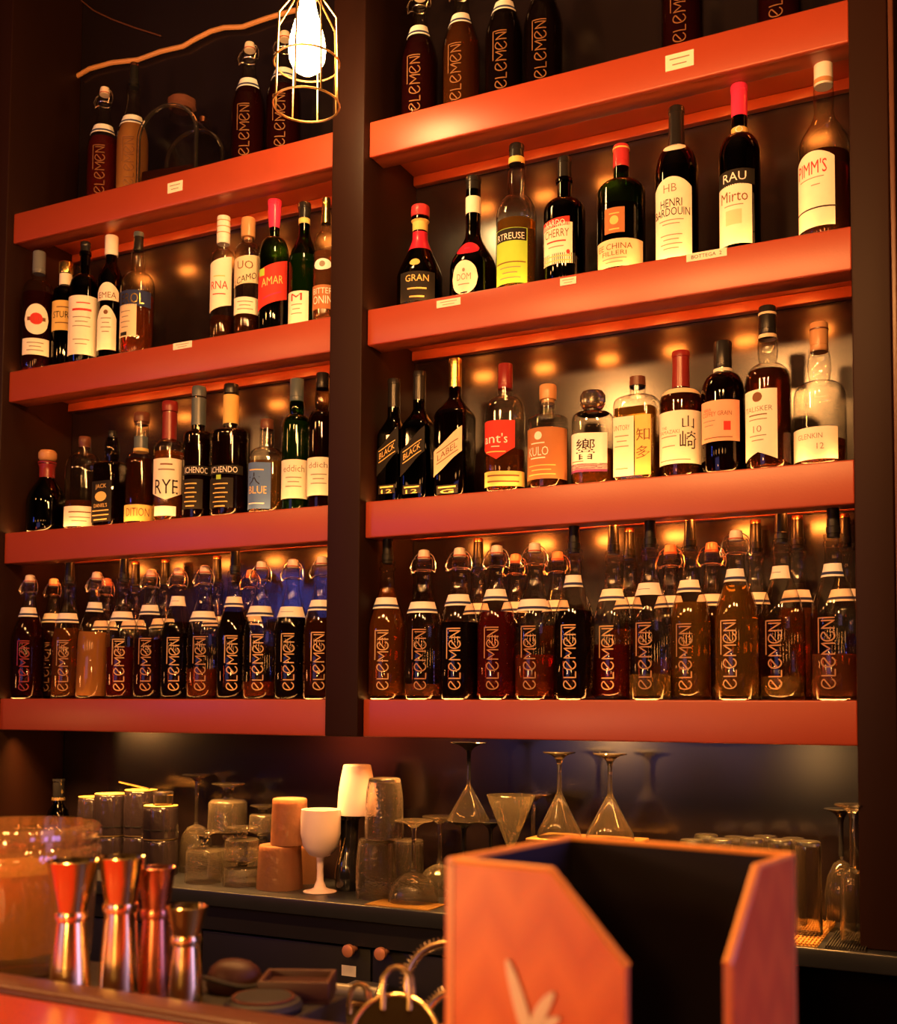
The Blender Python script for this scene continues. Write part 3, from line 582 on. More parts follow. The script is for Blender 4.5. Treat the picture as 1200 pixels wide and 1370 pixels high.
for s in (-1, 1):
    b.tube([(s*.0160, 0, .2635), (s*.0215, -.004, .262), (s*.0270, -.004, .258), (s*.0285, -.003, .266), (s*.0265, -.001, .280), (s*.0200, 0, .293), (s*.0128, 0, .2985), (s*.006, 0, .3000)], .00115, 6)
    b.tube([(s*.0150, -.004, .2635), (s*.0200, -.010, .258), (s*.0255, -.011, .268), (s*.0225, -.006, .284), (s*.0180, -.002, .2885)], .00105, 6)
b.tube([(.0158*cos(a*pi/8), .0158*sin(a*pi/8), .2635) for a in range(16)], .0011, 6, True)
ME['bail'] = b.me('wire_bail', 'steel_warm')
ME['cork'] = MB().lathe([(0, .282), (.0108, .282), (.0108, .2885), (.0122, .289), (.0122, .300), (.0112, .301), (.0104, .332), (.0098, .336), (0, .336)], 20).me('black_stopper', 'black_plastic')
ME['corktop'] = MB().lathe([(0, .336), (.0102, .336), (.0102, .342), (.009, .344), (0, .344)], 20).me('stopper_top', 'copper')
# the raised word on the glass, drawn as single strokes reading upwards
def strokes():
    S = []
    def E(x): S.append([(x+.48+.48*cos(radians(a)), .5+.5*sin(radians(a))) for a in range(38, 331, 18)]); S.append([(x+.14, .34), (x+.86, .80)])
    def Ln(*p): S.append(list(p))
    x = 0; E(x); x += 1.18
    Ln((x, 1.0), (x, .0), (x+.62, .0)); x += .82
    E(x); x += 1.2
    xm = x; Ln((x, 0), (x, .98), (x+.5, .35), (x+1., .98), (x+1., 0)); x += 1.22
    E(x); x += 1.2
    Ln((x, 0), (x, .98), (x+.72, .02), (x+.72, 1.)); x += .98
    Ln((x, 0), (x, 1.22), (xm+.1, 1.22))
    return S, x
def word(mat, ang, z0=.020, ln=.120, hh=.0235, sw=.0023):
    key = ('word', mat, ang)
    if key in ME: return ME[key]
    S, tot = strokes(); k = ln/tot; m = MB()
    for st in S:
        P = []
        for a, b_ in zip(st, st[1:]):  # resample
            n = max(1, int(math.hypot(b_[0]-a[0], b_[1]-a[1])*6))
            P += [(a[0]+(b_[0]-a[0])*i/n, a[1]+(b_[1]-a[1])*i/n) for i in range(n)]
        P.append(st[-1]); Lf = []; Rt = []
        for i, p in enumerate(P):
            q0 = P[max(0, i-1)]; q1 = P[min(len(P)-1, i+1)]; dx, dy = q1[0]-q0[0], q1[1]-q0[1]; l = math.hypot(dx, dy) or 1; nx, ny = -dy/l, dx/l
            h = sw/2/k if abs(dx) > abs(dy)*.4 else sw/2/hh
            Lf.append((p[0]+nx*sw/2/k, p[1]+ny*sw/2/hh)); Rt.append((p[0]-nx*sw/2/k, p[1]-ny*sw/2/hh))
        vs = []
        for (sx, sy_) in Lf+Rt:
            z = z0+sx*k; a = -(sy_-.5)*hh; r = rad_at(EP, z)+.0009; t = radians(-90+ang)+a/r
            vs.append((r*cos(t), r*sin(t), z))
        n = len(Lf); m.add(vs, [(i, n+i, n+i+1, i+1) for i in range(n-1)])
    ME[key] = m.me('lettering', mat, smooth=False); return ME[key]
def band(zc, ang, white):
    key = ('band', round(zc, 3), ang, white)
    if key not in ME:
        h = .0115
        vs, fs = patch(EP, zc-h, zc+h, ang-72, ang+72, nv=6); a = MB().add(vs, fs).me('paper_band', 'paper_white')
        if white: vs, fs = patch(EP, zc-.0005, zc+.0003, ang-40, ang+20, off=.0011, nv=1)
        else: vs, fs = patch(EP, zc-.0078, zc-.0030, ang-72, ang+72, off=.0011, nv=2)
        ME[key] = (a, MB().add(vs, fs).me('stripe', 'paper_navy'))
    return ME[key]
def infusion(px, shelf, Y, kind, mat, level, bandz, label, bay=None, ang=0, etch='etch', stop='stopper_white', tilt=0., grp='house infusion bottles on the lowest shelves', yref=None, white=False, text=True, scale=1.):
    bay = bay or ('R' if px > 470 else 'L')
    yb = {1: 900, 4: 120}[shelf] if yref is None else yref
    X = atY(px, yb, Y)[0]; ang = round(math.degrees(atan2(CAM[0]-X, Y-CAM[1]))-15+ang*.6)
    t = thing('swing_top_bottle' if kind == 's' else 'stoppered_bottle', label, 'bottle', (X, Y, SZ[shelf]+.0002), grp)
    if tilt: t.rotation_euler = (0, tilt, 0)
    link('bottle_glass', ME['shell'], t)
    if mat: link('liquid', fill(level, mat), t)
    if kind == 's':
        st = link('stopper', ME[stop], t); link('washer', ME['washer'], st); link('wire_bail', ME['bail'], t)
    else:
        st = link('black_stopper', ME['cork'], t); link('stopper_top', ME['corktop'], st)
    if bandz:
        a, s = band(bandz, ang-6, white); lb = link('paper_band', a, t); link('stripe', s, lb)
    if text: link('lettering', word(etch, ang), t)
    return t
ORD = 'first second third fourth fifth sixth seventh eighth ninth tenth eleventh twelfth thirteenth'.split()
NAMES = dict(amber_liquid='amber', whisky_liquid='brown', dark_amber_liquid='dark brown', gold_liquid='golden', pale_liquid='pale straw', red_liquid='deep red', orange_liquid='orange', pink_liquid='pale pink',
             cloudy_liquid='cloudy orange', black_liquid='black', wine_liquid='dark wine-red', green_yellow_liquid='yellow')
def lev(l): return 'full' if l > .13 else ('half-full' if l > .05 else 'nearly empty')
FY, BY = .046, .168
ROWS = []
def free_y(px, yref, cand):
    for dp in (0, 1, -1, 2, -2, 3, -3, 4, -4, 5, -5, 6, -6, 7, -7, 8):
        for Y in cand:
            X = atY(px+dp, yref, Y)[0]
            if X > L0+BR+.001 and all(math.hypot(X-a, Y-b) > 2*BR+.0008 for a, b in ROWS):
                ROWS.append((X, Y)); return px+dp, Y
    ROWS.append((X, Y)); print('TIGHT', px); return px, Y
FC = [.044, .050, .056, .062, .068, .074, .080, .086, .090, .094]; BC = [.1735, .168, .163, .158]
# px, kind, liquid, level y in the photo, band y, angle, etch, extras
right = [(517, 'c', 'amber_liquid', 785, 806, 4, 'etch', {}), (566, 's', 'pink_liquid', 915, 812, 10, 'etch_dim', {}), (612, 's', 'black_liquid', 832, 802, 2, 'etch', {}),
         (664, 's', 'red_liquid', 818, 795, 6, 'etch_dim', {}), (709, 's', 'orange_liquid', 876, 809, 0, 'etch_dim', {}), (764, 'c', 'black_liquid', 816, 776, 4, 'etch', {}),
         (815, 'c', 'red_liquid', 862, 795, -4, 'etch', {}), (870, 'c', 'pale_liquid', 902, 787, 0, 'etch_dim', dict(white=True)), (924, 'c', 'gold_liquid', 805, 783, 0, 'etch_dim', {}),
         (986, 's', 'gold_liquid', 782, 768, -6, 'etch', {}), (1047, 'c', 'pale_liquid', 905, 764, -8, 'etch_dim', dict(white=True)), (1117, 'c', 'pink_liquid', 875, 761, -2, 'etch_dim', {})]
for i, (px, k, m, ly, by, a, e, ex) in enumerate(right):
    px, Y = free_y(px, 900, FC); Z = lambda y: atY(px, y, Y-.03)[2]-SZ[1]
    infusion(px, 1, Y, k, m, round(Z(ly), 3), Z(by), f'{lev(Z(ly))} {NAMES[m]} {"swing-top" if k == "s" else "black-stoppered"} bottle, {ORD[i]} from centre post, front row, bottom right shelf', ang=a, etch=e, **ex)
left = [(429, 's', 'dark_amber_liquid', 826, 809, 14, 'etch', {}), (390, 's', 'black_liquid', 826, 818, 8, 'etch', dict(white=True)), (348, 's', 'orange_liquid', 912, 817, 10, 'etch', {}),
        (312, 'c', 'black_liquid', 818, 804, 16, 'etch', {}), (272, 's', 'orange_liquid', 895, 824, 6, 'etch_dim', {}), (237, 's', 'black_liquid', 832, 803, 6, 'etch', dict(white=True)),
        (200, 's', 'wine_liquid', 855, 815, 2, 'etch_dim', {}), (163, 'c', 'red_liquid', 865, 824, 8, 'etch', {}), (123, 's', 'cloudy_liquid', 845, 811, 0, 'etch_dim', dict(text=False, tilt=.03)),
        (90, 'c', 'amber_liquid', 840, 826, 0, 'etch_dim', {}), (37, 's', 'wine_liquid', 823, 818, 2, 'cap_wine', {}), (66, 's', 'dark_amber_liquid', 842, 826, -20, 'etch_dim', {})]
for i, (px, k, m, ly, by, a, e, ex) in enumerate(left):
    n = i if i < 10 else 21-i; px, Y = free_y(px, 900, FC if i < 11 else [.100, .108, .116, .124])
    Z = lambda y: atY(px, y, Y-.03)[2]-SZ[1]
    infusion(px, 1, Y, k, m, round(Z(ly), 3), Z(by), f'{lev(Z(ly))} {NAMES[m]} {"swing-top" if k == "s" else "black-stoppered"} bottle, {ORD[n]} from centre post, front row, bottom left shelf', ang=a, etch=e, **ex)
rb = [(640, 'c', 'dark_amber_liquid', .16), (690, 's', 'whisky_liquid', .12), (746, 's', 'amber_liquid', .15), (841, 'c', 'amber_liquid', .14), (897, 's', 'pink_liquid', .08), (951, 's', 'dark_amber_liquid', .17),
      (1011, 'c', 'whisky_liquid', .15), (1064, 'c', 'amber_liquid', .17), (1130, 'c', 'dark_amber_liquid', .12)]
for i, (px, k, m, l) in enumerate(rb):
    px, Y = free_y(px, 760, BC)
    infusion(px, 1, Y, k, m, l, .192, f'{NAMES[m]} {"swing-top" if k == "s" else "black-stoppered"} bottle, {ORD[i]} from centre post, back row, bottom right shelf', ang=4, text=False, yref=740, stop='stopper_pink')
lb = [(336, 's', 'whisky_liquid', .13), (290, 'c', 'dark_amber_liquid', .12), (221, 'c', 'whisky_liquid', .15), (181, 'c', 'amber_liquid', .10), (143, 's', 'pink_liquid', .14)]
for i, (px, k, m, l) in enumerate(lb):
    px, Y = free_y(px, 760, BC)
    infusion(px, 1, Y, k, m, l, .185, f'{NAMES[m]} {"swing-top" if k == "s" else "black-stoppered"} bottle, {ORD[i]} from centre post, back row, bottom left shelf', ang=10, text=False, yref=780, stop='stopper_pink')
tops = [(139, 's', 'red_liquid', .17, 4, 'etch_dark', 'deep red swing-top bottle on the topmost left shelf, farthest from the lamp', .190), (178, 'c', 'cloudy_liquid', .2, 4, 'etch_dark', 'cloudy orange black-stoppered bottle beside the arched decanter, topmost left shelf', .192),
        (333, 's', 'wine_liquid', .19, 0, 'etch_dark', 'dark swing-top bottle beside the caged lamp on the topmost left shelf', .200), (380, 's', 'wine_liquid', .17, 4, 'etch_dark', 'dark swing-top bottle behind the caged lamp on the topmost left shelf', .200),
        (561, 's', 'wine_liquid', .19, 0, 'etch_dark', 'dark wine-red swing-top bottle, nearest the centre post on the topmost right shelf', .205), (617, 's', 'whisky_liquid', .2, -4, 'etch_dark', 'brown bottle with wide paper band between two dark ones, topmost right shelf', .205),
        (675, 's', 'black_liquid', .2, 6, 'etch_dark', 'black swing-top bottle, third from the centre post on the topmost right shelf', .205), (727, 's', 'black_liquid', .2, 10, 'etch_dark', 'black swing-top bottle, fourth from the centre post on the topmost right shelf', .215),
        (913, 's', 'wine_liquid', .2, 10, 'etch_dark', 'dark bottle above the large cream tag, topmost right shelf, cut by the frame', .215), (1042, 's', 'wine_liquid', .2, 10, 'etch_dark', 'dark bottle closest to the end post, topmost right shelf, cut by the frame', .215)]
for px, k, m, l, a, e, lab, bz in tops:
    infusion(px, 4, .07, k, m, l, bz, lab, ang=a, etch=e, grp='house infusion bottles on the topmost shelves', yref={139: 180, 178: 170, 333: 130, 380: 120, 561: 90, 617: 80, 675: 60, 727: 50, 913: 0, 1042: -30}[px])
# arched glass decanter on the topmost left shelf
x, y, z, d = atY(243, 170, .10); k = d/FPX
t = thing('arched_decanter', 'large arch-topped glass decanter on the topmost left shelf', 'decanter', (x, y, SZ[4]), rz=radians(8))
w = .078; hb = .118
def arch(w, n=20): return [(-w, .008)]+[(-w*cos(pi*i/n), hb+w*sin(pi*i/n)*.95) for i in range(n+1)]+[(w, .008)]
A = arch(w); dp = .062
vs = [(a, -dp, b) for a, b in A]+[(a, dp, b) for a, b in A]; n = len(A)
MB().add(vs, [tuple(range(n)), tuple(range(2*n-1, n-1, -1))]+[(i, n+i, n+(i+1) % n, (i+1) % n) for i in range(n)]).build('decanter_glass', 'clear_glass', t, sharp=25)
A2 = arch(w-.006); vs = [(a, -dp+.006, min(b, .05)) for a, b in A2]+[(a, dp-.006, min(b, .05)) for a, b in A2]
MB().box(-w+.006, w-.006, -dp+.006, dp-.006, .009, .045, .003).build('liquid', 'dark_amber_liquid', t)
for s in (-1, 1): MB().tube([(a, s*(dp-.001), b) for a, b in A], .0048, 8).build('arch_rim', 'crystal', t)
MB().lathe([(0, 0), (.030, 0), (.026, .010), (.024, .020), (.024, .022), (0, .022)], 24, c=(0, 0, hb+w*.95-.002)).build('neck', 'clear_glass', t)
st = MB().lathe([(0, 0), (.026, .0), (.034, .006), (.034, .022), (.026, .028), (0, .028)], 24, c=(0, 0, hb+w*.95+.0205), mod=lambda t_, z: 1+.03*cos(8*t_)).build('stopper', 'cap_brown', t)
MB().lathe([(0, 0), (.007, 0), (.009, .012), (0, .016)], 12, c=(.058, 0, hb+.055)).build('side_tap', 'copper', t)
# ------------------------------------------------------------------ glassware on the back counter
def Gat(px, Y, yb=1190): x, y, z, d = atY(px, yb, Y); return x, d
def stem_up(H, fr, br, bowl, sr=.0045, sh=.5, t=.0016, ft=.003):
    """upright stemmed glass: list of (r, z) closed loop. bowl: list of (r fraction, z fraction of the bowl height)"""
    zb = H*sh; hb = H-zb
    out = [(0, 0), (fr-.001, 0), (fr, ft*.4), (fr-.0006, ft*.8), (fr*.62, ft*1.7), (fr*.36, ft*3.2), (sr*1.5, ft*5.2), (sr, ft*8), (sr*.9, zb*.6), (sr*1.05, zb-.006)]
    B = [(r*br, zb+z*hb) for r, z in bowl]; out += B
    inn = [(max(r-t, .0004), z+(t if i < 2 else 0)) for i, (r, z) in enumerate(B)][::-1]
    return out+[(B[-1][0]-t*.4, B[-1][1]+.0004)]+[q for q in inn if q[1] > zb+t]+[(0, zb+t*2.2)]
def flip(P, H): return [(r, H-z) for r, z in P][::-1]
COUPE = [(.12, 0), (.35, .06), (.66, .22), (.88, .48), (.97, .75), (1, 1)]
DROP = [(.10, 0), (.20, .10), (.46, .38), (.76, .68), (.95, .86), (1, 1)]
VEE = [(.06, 0), (.10, .05), (.4, .37), (.7, .68), (1, 1)]
TULIP = [(.10, 0), (.45, .05), (.82, .24), (1, .5), (.96, .75), (.84, 1)]
FLUTE = [(.35, 0), (.8, .03), (.94, .10), (.97, .4), (.99, .75), (1, 1)]
ROUND = [(.14, 0), (.5, .06), (.82, .22), (.98, .5), (1, .75), (.97, 1)]
def tumbler(H, rb, rt, t=.003, belly=0.): 
    N = 10; o = [(0, 0), (rb-.0055, 0), (rb-.0026, .0006), (rb-.0008, .002)]+[(rb+(rt-rb)*i/N+belly*sin(pi*i/N), .005+(H-.005)*i/N) for i in range(N+1)]
    i_ = [(max(r-t, .001), max(z, .009)) for r, z in o[4:]][::-1]
    return o+[(rt-t*.5, H+.0006)]+i_+[(0, .009)]
def place_glass(name, label, cat, x, Y, z, prof, mat, group, part='glass', mod=None, n=36, rz=0., extra=None, c=None):
    t = thing(name, label, cat, (x, Y, z+.0002), group)
    return t, prof, mat
def lathe_part(t, part, P, mat, mod=None, n=36, sharp=40): return MB().lathe(P, n, mod=mod).build(part, mat, t, sharp=sharp)
def split_stem(P, zs): return P
def stem_glass(px, Y, ytop, w, fw, sh, bowl, label, inv=True, zb=None, mat='crystal', stem='crystal', group='stemmed glasses on the back counter', cat='glass', sr=.0045, mod=None, ybase=1190, t=.0016):
    x, d = Gat(px, Y, ybase); k = d/FPX; zb = CTZ if zb is None else zb
    H = atY(px, ytop, Y)[2]-zb; br, fr = w/2*k, fw/2*k
    P = stem_up(H, fr, br, bowl, sr, sh, t)
    T = thing('stemmed_glass', label, cat, (x, Y, zb+.0003), group)
    # foot, stem and bowl are separate meshes that meet end to end
    i_s = 7; i_b = 10
    foot = P[:i_s]+[(0, P[i_s-1][1])]; stm = [(0, P[i_s-1][1]), P[i_s-1]]+P[i_s:i_b]+[(0, P[i_b-1][1])]
    bw = [(0, P[i_b-1][1])]+[P[i_b-1]]+P[i_b:]
    F = (lambda q: flip(q, H)) if inv else (lambda q: q)
    MB().lathe(F(bw), 36, mod=mod).build('bowl', mat, T, sharp=50)
    MB().lathe(F(stm), 16).build('stem', stem, T, sharp=50)
    MB().lathe(F(foot), 32).build('foot', stem, T, sharp=50)
    return T, zb+H
def tumb(px, Y, ytop, wt, wb, label, mat='crystal_cut', zb=None, inv=True, group='tumblers on the back counter', name='tumbler', mod=None, ybase=1190, belly=0., n=36, t=.003, H=None):
    """wt, wb: width at the top and at the bottom as seen (upside-down glasses: wt is the base)"""
    x, d = Gat(px, Y, ybase); k = d/FPX; zb = CTZ if zb is None else zb
    if H is None: H = atY(px, ytop, Y)[2]-zb
    T = thing(name, label, 'glass', (x, Y, zb+.0003), group)
    P = tumbler(H-.001, (wt if inv else wb)/2*k, (wb if inv else wt)/2*k, t, belly)
    MB().lathe(flip(P, H-.001) if inv else P, n, mod=mod).build('glass_wall', mat, T, sharp=45)
    return T, zb+H
ribz = lambda a, f: (lambda t, z: 1+a*sin(z*f))
ribt = lambda a, n: (lambda t, z: 1+a*cos(n*t))
# dark barrel-like tumblers, two high
def bar_band(T, r, zs, mat='black_ceramic'):
    for z in zs: MB().lathe([(r, z-.002), (r+.0018, z-.001), (r+.0018, z+.001), (r, z+.002)], 36, loop=True).build('raised_band', mat, T)
for px, Y, ys, w, lab in ((146, .11, (1117, 1062), 44, 'stack nearest the big mixing glass'), (186, .13, (1117, 1057), 44, 'middle stack with a straw on top'), (120, .155, (1118, 1066), 36, 'stack half hidden behind the others'), (213, .085, (1122, 1078), 46, 'front stack with a clear glass on top')):
    z = None
    for i, yt in enumerate(ys):
        k = Gat(px, Y)[1]/FPX
        T, z = tumb(px, Y, yt, w, w*1.02, f'{"upper" if i else "lower"} dark embossed tumbler of the {lab}', 'dark_crystal', z, group='dark embossed tumblers', mod=ribt(.012, 9), belly=.001)
        bar_band(T, w/2*k*1.0, (.012,) if i == 0 else (.02,))
        MB().lathe([(0, 0), (w/2*k*.97, 0), (w/2*k*.97, .0016), (0, .0016)], 32, c=(0, 0, z-T.location.z+.0001)).build('base_disc', 'paper_gold', T)
        z += .0022
    if px == 213: T, _ = tumb(216, Y, 1058, 27, 27, 'small clear glass base-up on the front dark stack', 'crystal', z, group='tumblers on the back counter')
    if px == 186:
        x, d = Gat(px, Y); b = MB().tube([(x-.060, Y-.01, z+.016), (x+.035, Y-.012, z+.0025)], .0022, 8).build('drinking_straw', 'gold'); tag(b, 'gold straw lying across the middle dark tumbler stack', 'straw')
# small dark bottle behind the mixing glass
x, d = Gat(75, .12); k = d/FPX; H = atY(75, 1042, .12)[2]-CTZ
t = thing('bitters_bottle', 'dark dasher bottle with gold collar behind the big mixing glass', 'bottle', (x, .12, CTZ+.0002))
MB().lathe([(0, .002), (.028, 0), (.03, .004), (.03, H*.5), (.024, H*.62), (.0125, H*.7), (.0115, H*.76), (0, H*.76)], 28).build('glass_body', 'black_glass', t)
MB().lathe([(.0114, H*.74), (.0165, H*.745), (.0165, H*.775), (.0114, H*.78)], 24, loop=True).build('collar', 'gold', t)
MB().lathe([(0, H*.76), (.0125, H*.762), (.014, H*.80), (.014, H*.97), (.0155, H*.975), (.0155, H), (0, H)], 24).build('stopper', 'black_ceramic', t)
GC = 'stemmed glasses on the back counter'
stem_glass(261, .165, 1036, 46, 40, .52, ROUND, 'tall upturned stem glass behind the stacked short goblets', mat='crystal_cut')
# short goblets stacked upside down
def goblet(px, Y, yt, w, fw, label, zb=None, sh=.32): return stem_glass(px, Y, yt, w, fw, sh, [(.3, 0), (.8, .03), (.94, .12), (.97, .5), (1, 1)], label, zb=zb, mat='crystal_wave', group='short stemmed goblets', sr=.008, mod=ribz(.012, 500), t=.0025)
T, z = goblet(304, .135, 1112, 54, 44, 'lower short goblet of the back pair')
goblet(303, .135, 1048, 54, 44, 'ribbed short goblet upside down on top of the back pair', z)
goblet(272, .042, 1112, 50, 42, 'short goblet at the counter edge, closest to the dark tumblers')
T, z = goblet(323, .045, 1150, 50, 44, 'lowest short goblet at the counter edge beside the frosted tumblers', sh=.25)
goblet(323, .045, 1106, 48, 42, 'short goblet stacked on another at the counter edge', z)
T, z = goblet(350, .15, 1112, 40, 36, 'squat goblet behind the counter-edge stack')
goblet(350, .15, 1077, 38, 34, 'small goblet upside down on the squat one', z)
# frosted tumblers
T, z = tumb(374, .05, 1129, 56, 62, 'lower frosted tumbler of the front stack', 'frosted', group='frosted embossed tumblers', mod=ribt(.012, 12))
tumb(386, .055, 1067, 46, 50, 'upper frosted tumbler of the front stack', 'frosted', z, group='frosted embossed tumblers', mod=ribt(.012, 12))
tumb(409, .15, 1126, 44, 48, 'frosted tumbler behind the pink goblet', 'frosted', group='frosted embossed tumblers', mod=ribt(.012, 12))
# pink goblet and white cup
stem_glass(428, .045, 1083, 54, 45, .42, [(.2, 0), (.55, .05), (.86, .22), (1, .5), (1, .8), (.97, 1)], 'matte pink ceramic goblet standing upright at the counter edge', inv=False, mat='pink_ceramic', stem='pink_ceramic', group='pink ceramic cups', sr=.0075, t=.003)
x, d = Gat(466, .10); k = d/FPX; z1 = atY(466, 1090, .10)[2]-CTZ
t = thing('ceramic_vase', 'black glossy bulb-footed vase under the pale cup', 'vase', (x, .10, CTZ+.0002))
MB().lathe([(0, 0), (.024, 0), (.029, .010), (.030, .03), (.027, .055), (.021, .075), (.019, .10), (.021, z1-.01), (.030, z1-.002), (.030, z1), (0, z1)], 36).build('body', 'black_ceramic', t)
o = MB()
for i in range(9): o.tube([(.0275*cos(-1.9+.06*i)*1.0, .0275*sin(-1.9+.06*i), .055+.006*i), ((.024-.0003*i)*cos(-1.8+.05*i), (.024-.0003*i)*sin(-1.8+.05*i), .064+.006*i)], .0011, 5)
o.build('gold_flecks', 'gold', t)
T, z = tumb(476, .10, 1022, 38, 52, 'pale pink ceramic cup upside down on the black vase', 'pink_ceramic', CTZ+z1+.001, group='pink ceramic cups', name='ceramic_cup', belly=.003)
# ribbed tumblers
T, z = tumb(503, .045, 1121, 48, 52, 'lower ribbed clear tumbler beside the black vase', 'crystal_wave', mod=ribz(.014, 620), belly=.004)
tumb(513, .047, 1040, 44, 52, 'upper ribbed clear tumbler stacked beside the pale cup', 'crystal_wave', z, mod=ribz(.014, 620), belly=.003)
tumb(544, .155, 1122, 44, 46, 'ribbed clear tumbler behind the upturned coupes', 'crystal_wave', mod=ribz(.014, 620))
# coupes
stem_glass(553, .03, 1097, 68, 52, .64, COUPE, 'upturned cut coupe at the counter edge nearest the orange napkin box', mat='crystal_cut', group='upturned coupes', mod=ribt(.01, 16))
stem_glass(588, .15, 1092, 60, 48, .62, COUPE, 'upturned coupe behind the first one, beside the box corner', mat='crystal_cut', group='upturned coupes')
# black-stemmed martini glasses
_, z = stem_glass(620, .055, 1098, 54, 50, .55, VEE, 'upturned black-stemmed martini glass under the clear one', stem='black_ceramic', group='black-stemmed martini glasses')
stem_glass(656, .155, 1098, 50, 50, .55, VEE, 'second upturned black-stemmed martini glass, farther back', stem='black_ceramic', group='black-stemmed martini glasses')
stem_glass(626, .055, 993, 58, 50, .52, VEE, 'black-stemmed martini glass balanced upside down on two others', zb=z+.001, stem='black_ceramic', group='black-stemmed martini glasses')
stem_glass(683, .05, 1064, 66, 52, .48, VEE, 'clear martini glass standing upright behind the box', inv=False, group='martini glasses')
stem_glass(713, .168, 1062, 50, 50, .5, ROUND, 'clear glass upside down behind the upright martini glass', group='martini glasses')
# riser with a tray and two coupes
x, d = Gat(786, .10); k = d/FPX; zt = atY(786, 1121, .10)[2]
t = thing('glass_riser', 'raised wire riser holding the two upturned coupes behind the box', 'rack', (x, .10, CTZ))
MB().box(-.105, .105, -.06, .06, zt-CTZ-.006, zt-CTZ, .002).build('riser_top', 'mat_gold', t)
for sx in (-1, 1):
    for sy_ in (-1, 1): MB().tube([(sx*.095, sy_*.05, 0), (sx*.095, sy_*.05, zt-CTZ-.006)], .004, 8).build('leg', 'steel_warm', t)
stem_glass(748, .085, 1006, 60, 44, .47, DROP, 'upturned coupe on the riser, closer to the martini glasses', zb=zt+.0005, mat='crystal', group='coupes on the riser', mod=ribt(.012, 18))
stem_glass(816, .085, 1008, 66, 46, .47, DROP, 'upturned coupe on the riser, nearer the highball glasses', zb=zt+.0005, mat='crystal', group='coupes on the riser', mod=ribt(.012, 18))
# highball glasses, upside down on a gold mat
hb = [(1081, .045, 1124, 34), (1044, .06, 1122, 32), (1006, .06, 1120, 32), (965, .06, 1121, 32), (926, .06, 1122, 32), (1062, .13, 1120, 31), (1024, .13, 1117, 31), (985, .13, 1118, 31), (945, .13, 1115, 31)]
for i, (px, Y, yt, w) in enumerate(hb):
    tumb(px, Y, yt, w, w+3, f'upturned highball glass, {ORD[i % 5]} from the drain mat in the {"front" if i < 5 else "back"} row behind the box', 'crystal', group='upturned highball glasses', name='highball_glass', zb=CTZ+.006, mod=ribt(.006, 14))
def mat_thing(px0, px1, ya, yb_, label, m, n, h=.005):
    a = atZ(px0, yb_, CTZ); b_ = atZ(px1, yb_, CTZ); y0 = max(-.046, min(a[1], b_[1])); y1 = WALLY-.01 if ya is None else ya
    t = thing('bar_mat', label, 'mat', ((a[0]+b_[0])/2, (y0+y1)/2, CTZ+.0002)); w = (b_[0]-a[0])/2; dd = (y1-y0)/2
    MB().box(-w, w, -dd, dd, 0, .0015).build('mat_base', m, t)
    o = MB()
    for i in range(n): u = -w+2*w*(i+.5)/n; o.box(u-w/n*.45, u+w/n*.45, -dd, dd, .0015, h)
    if m == 'mat_gold':
        for i in range(12): v = -dd+2*dd*(i+.5)/12; o.box(-w, w, v-.002, v+.002, .0015, h-.0006)
    o.build('mat_ribs', m, t); return t
mat_thing(872, 1098, .19, 1262, 'gold grid mat under the upturned highball glasses', 'mat_gold', 40)
mat_thing(1101, 1160, .10, 1272, 'dark ribbed drain mat in front of the end post', 'mat_rubber', 15)
mat_thing(470, 582, .03, 1216, 'gold mat at the counter edge in front of the ribbed tumblers', 'mat_gold', 14, .0018)
stem_glass(1141, .0, 1076, 33, 46, .48, FLUTE, 'tall upturned flute on the drain mat by the end post', mat='crystal', stem='crystal', zb=CTZ+.006, group='upturned flutes', mod=ribt(.02, 12))
stem_glass(1126, .12, 1082, 44, 44, .42, TULIP, 'upturned dark-stemmed wine glass behind the flute', mat='crystal', stem='black_ceramic', zb=CTZ+.001, group='upturned flutes')
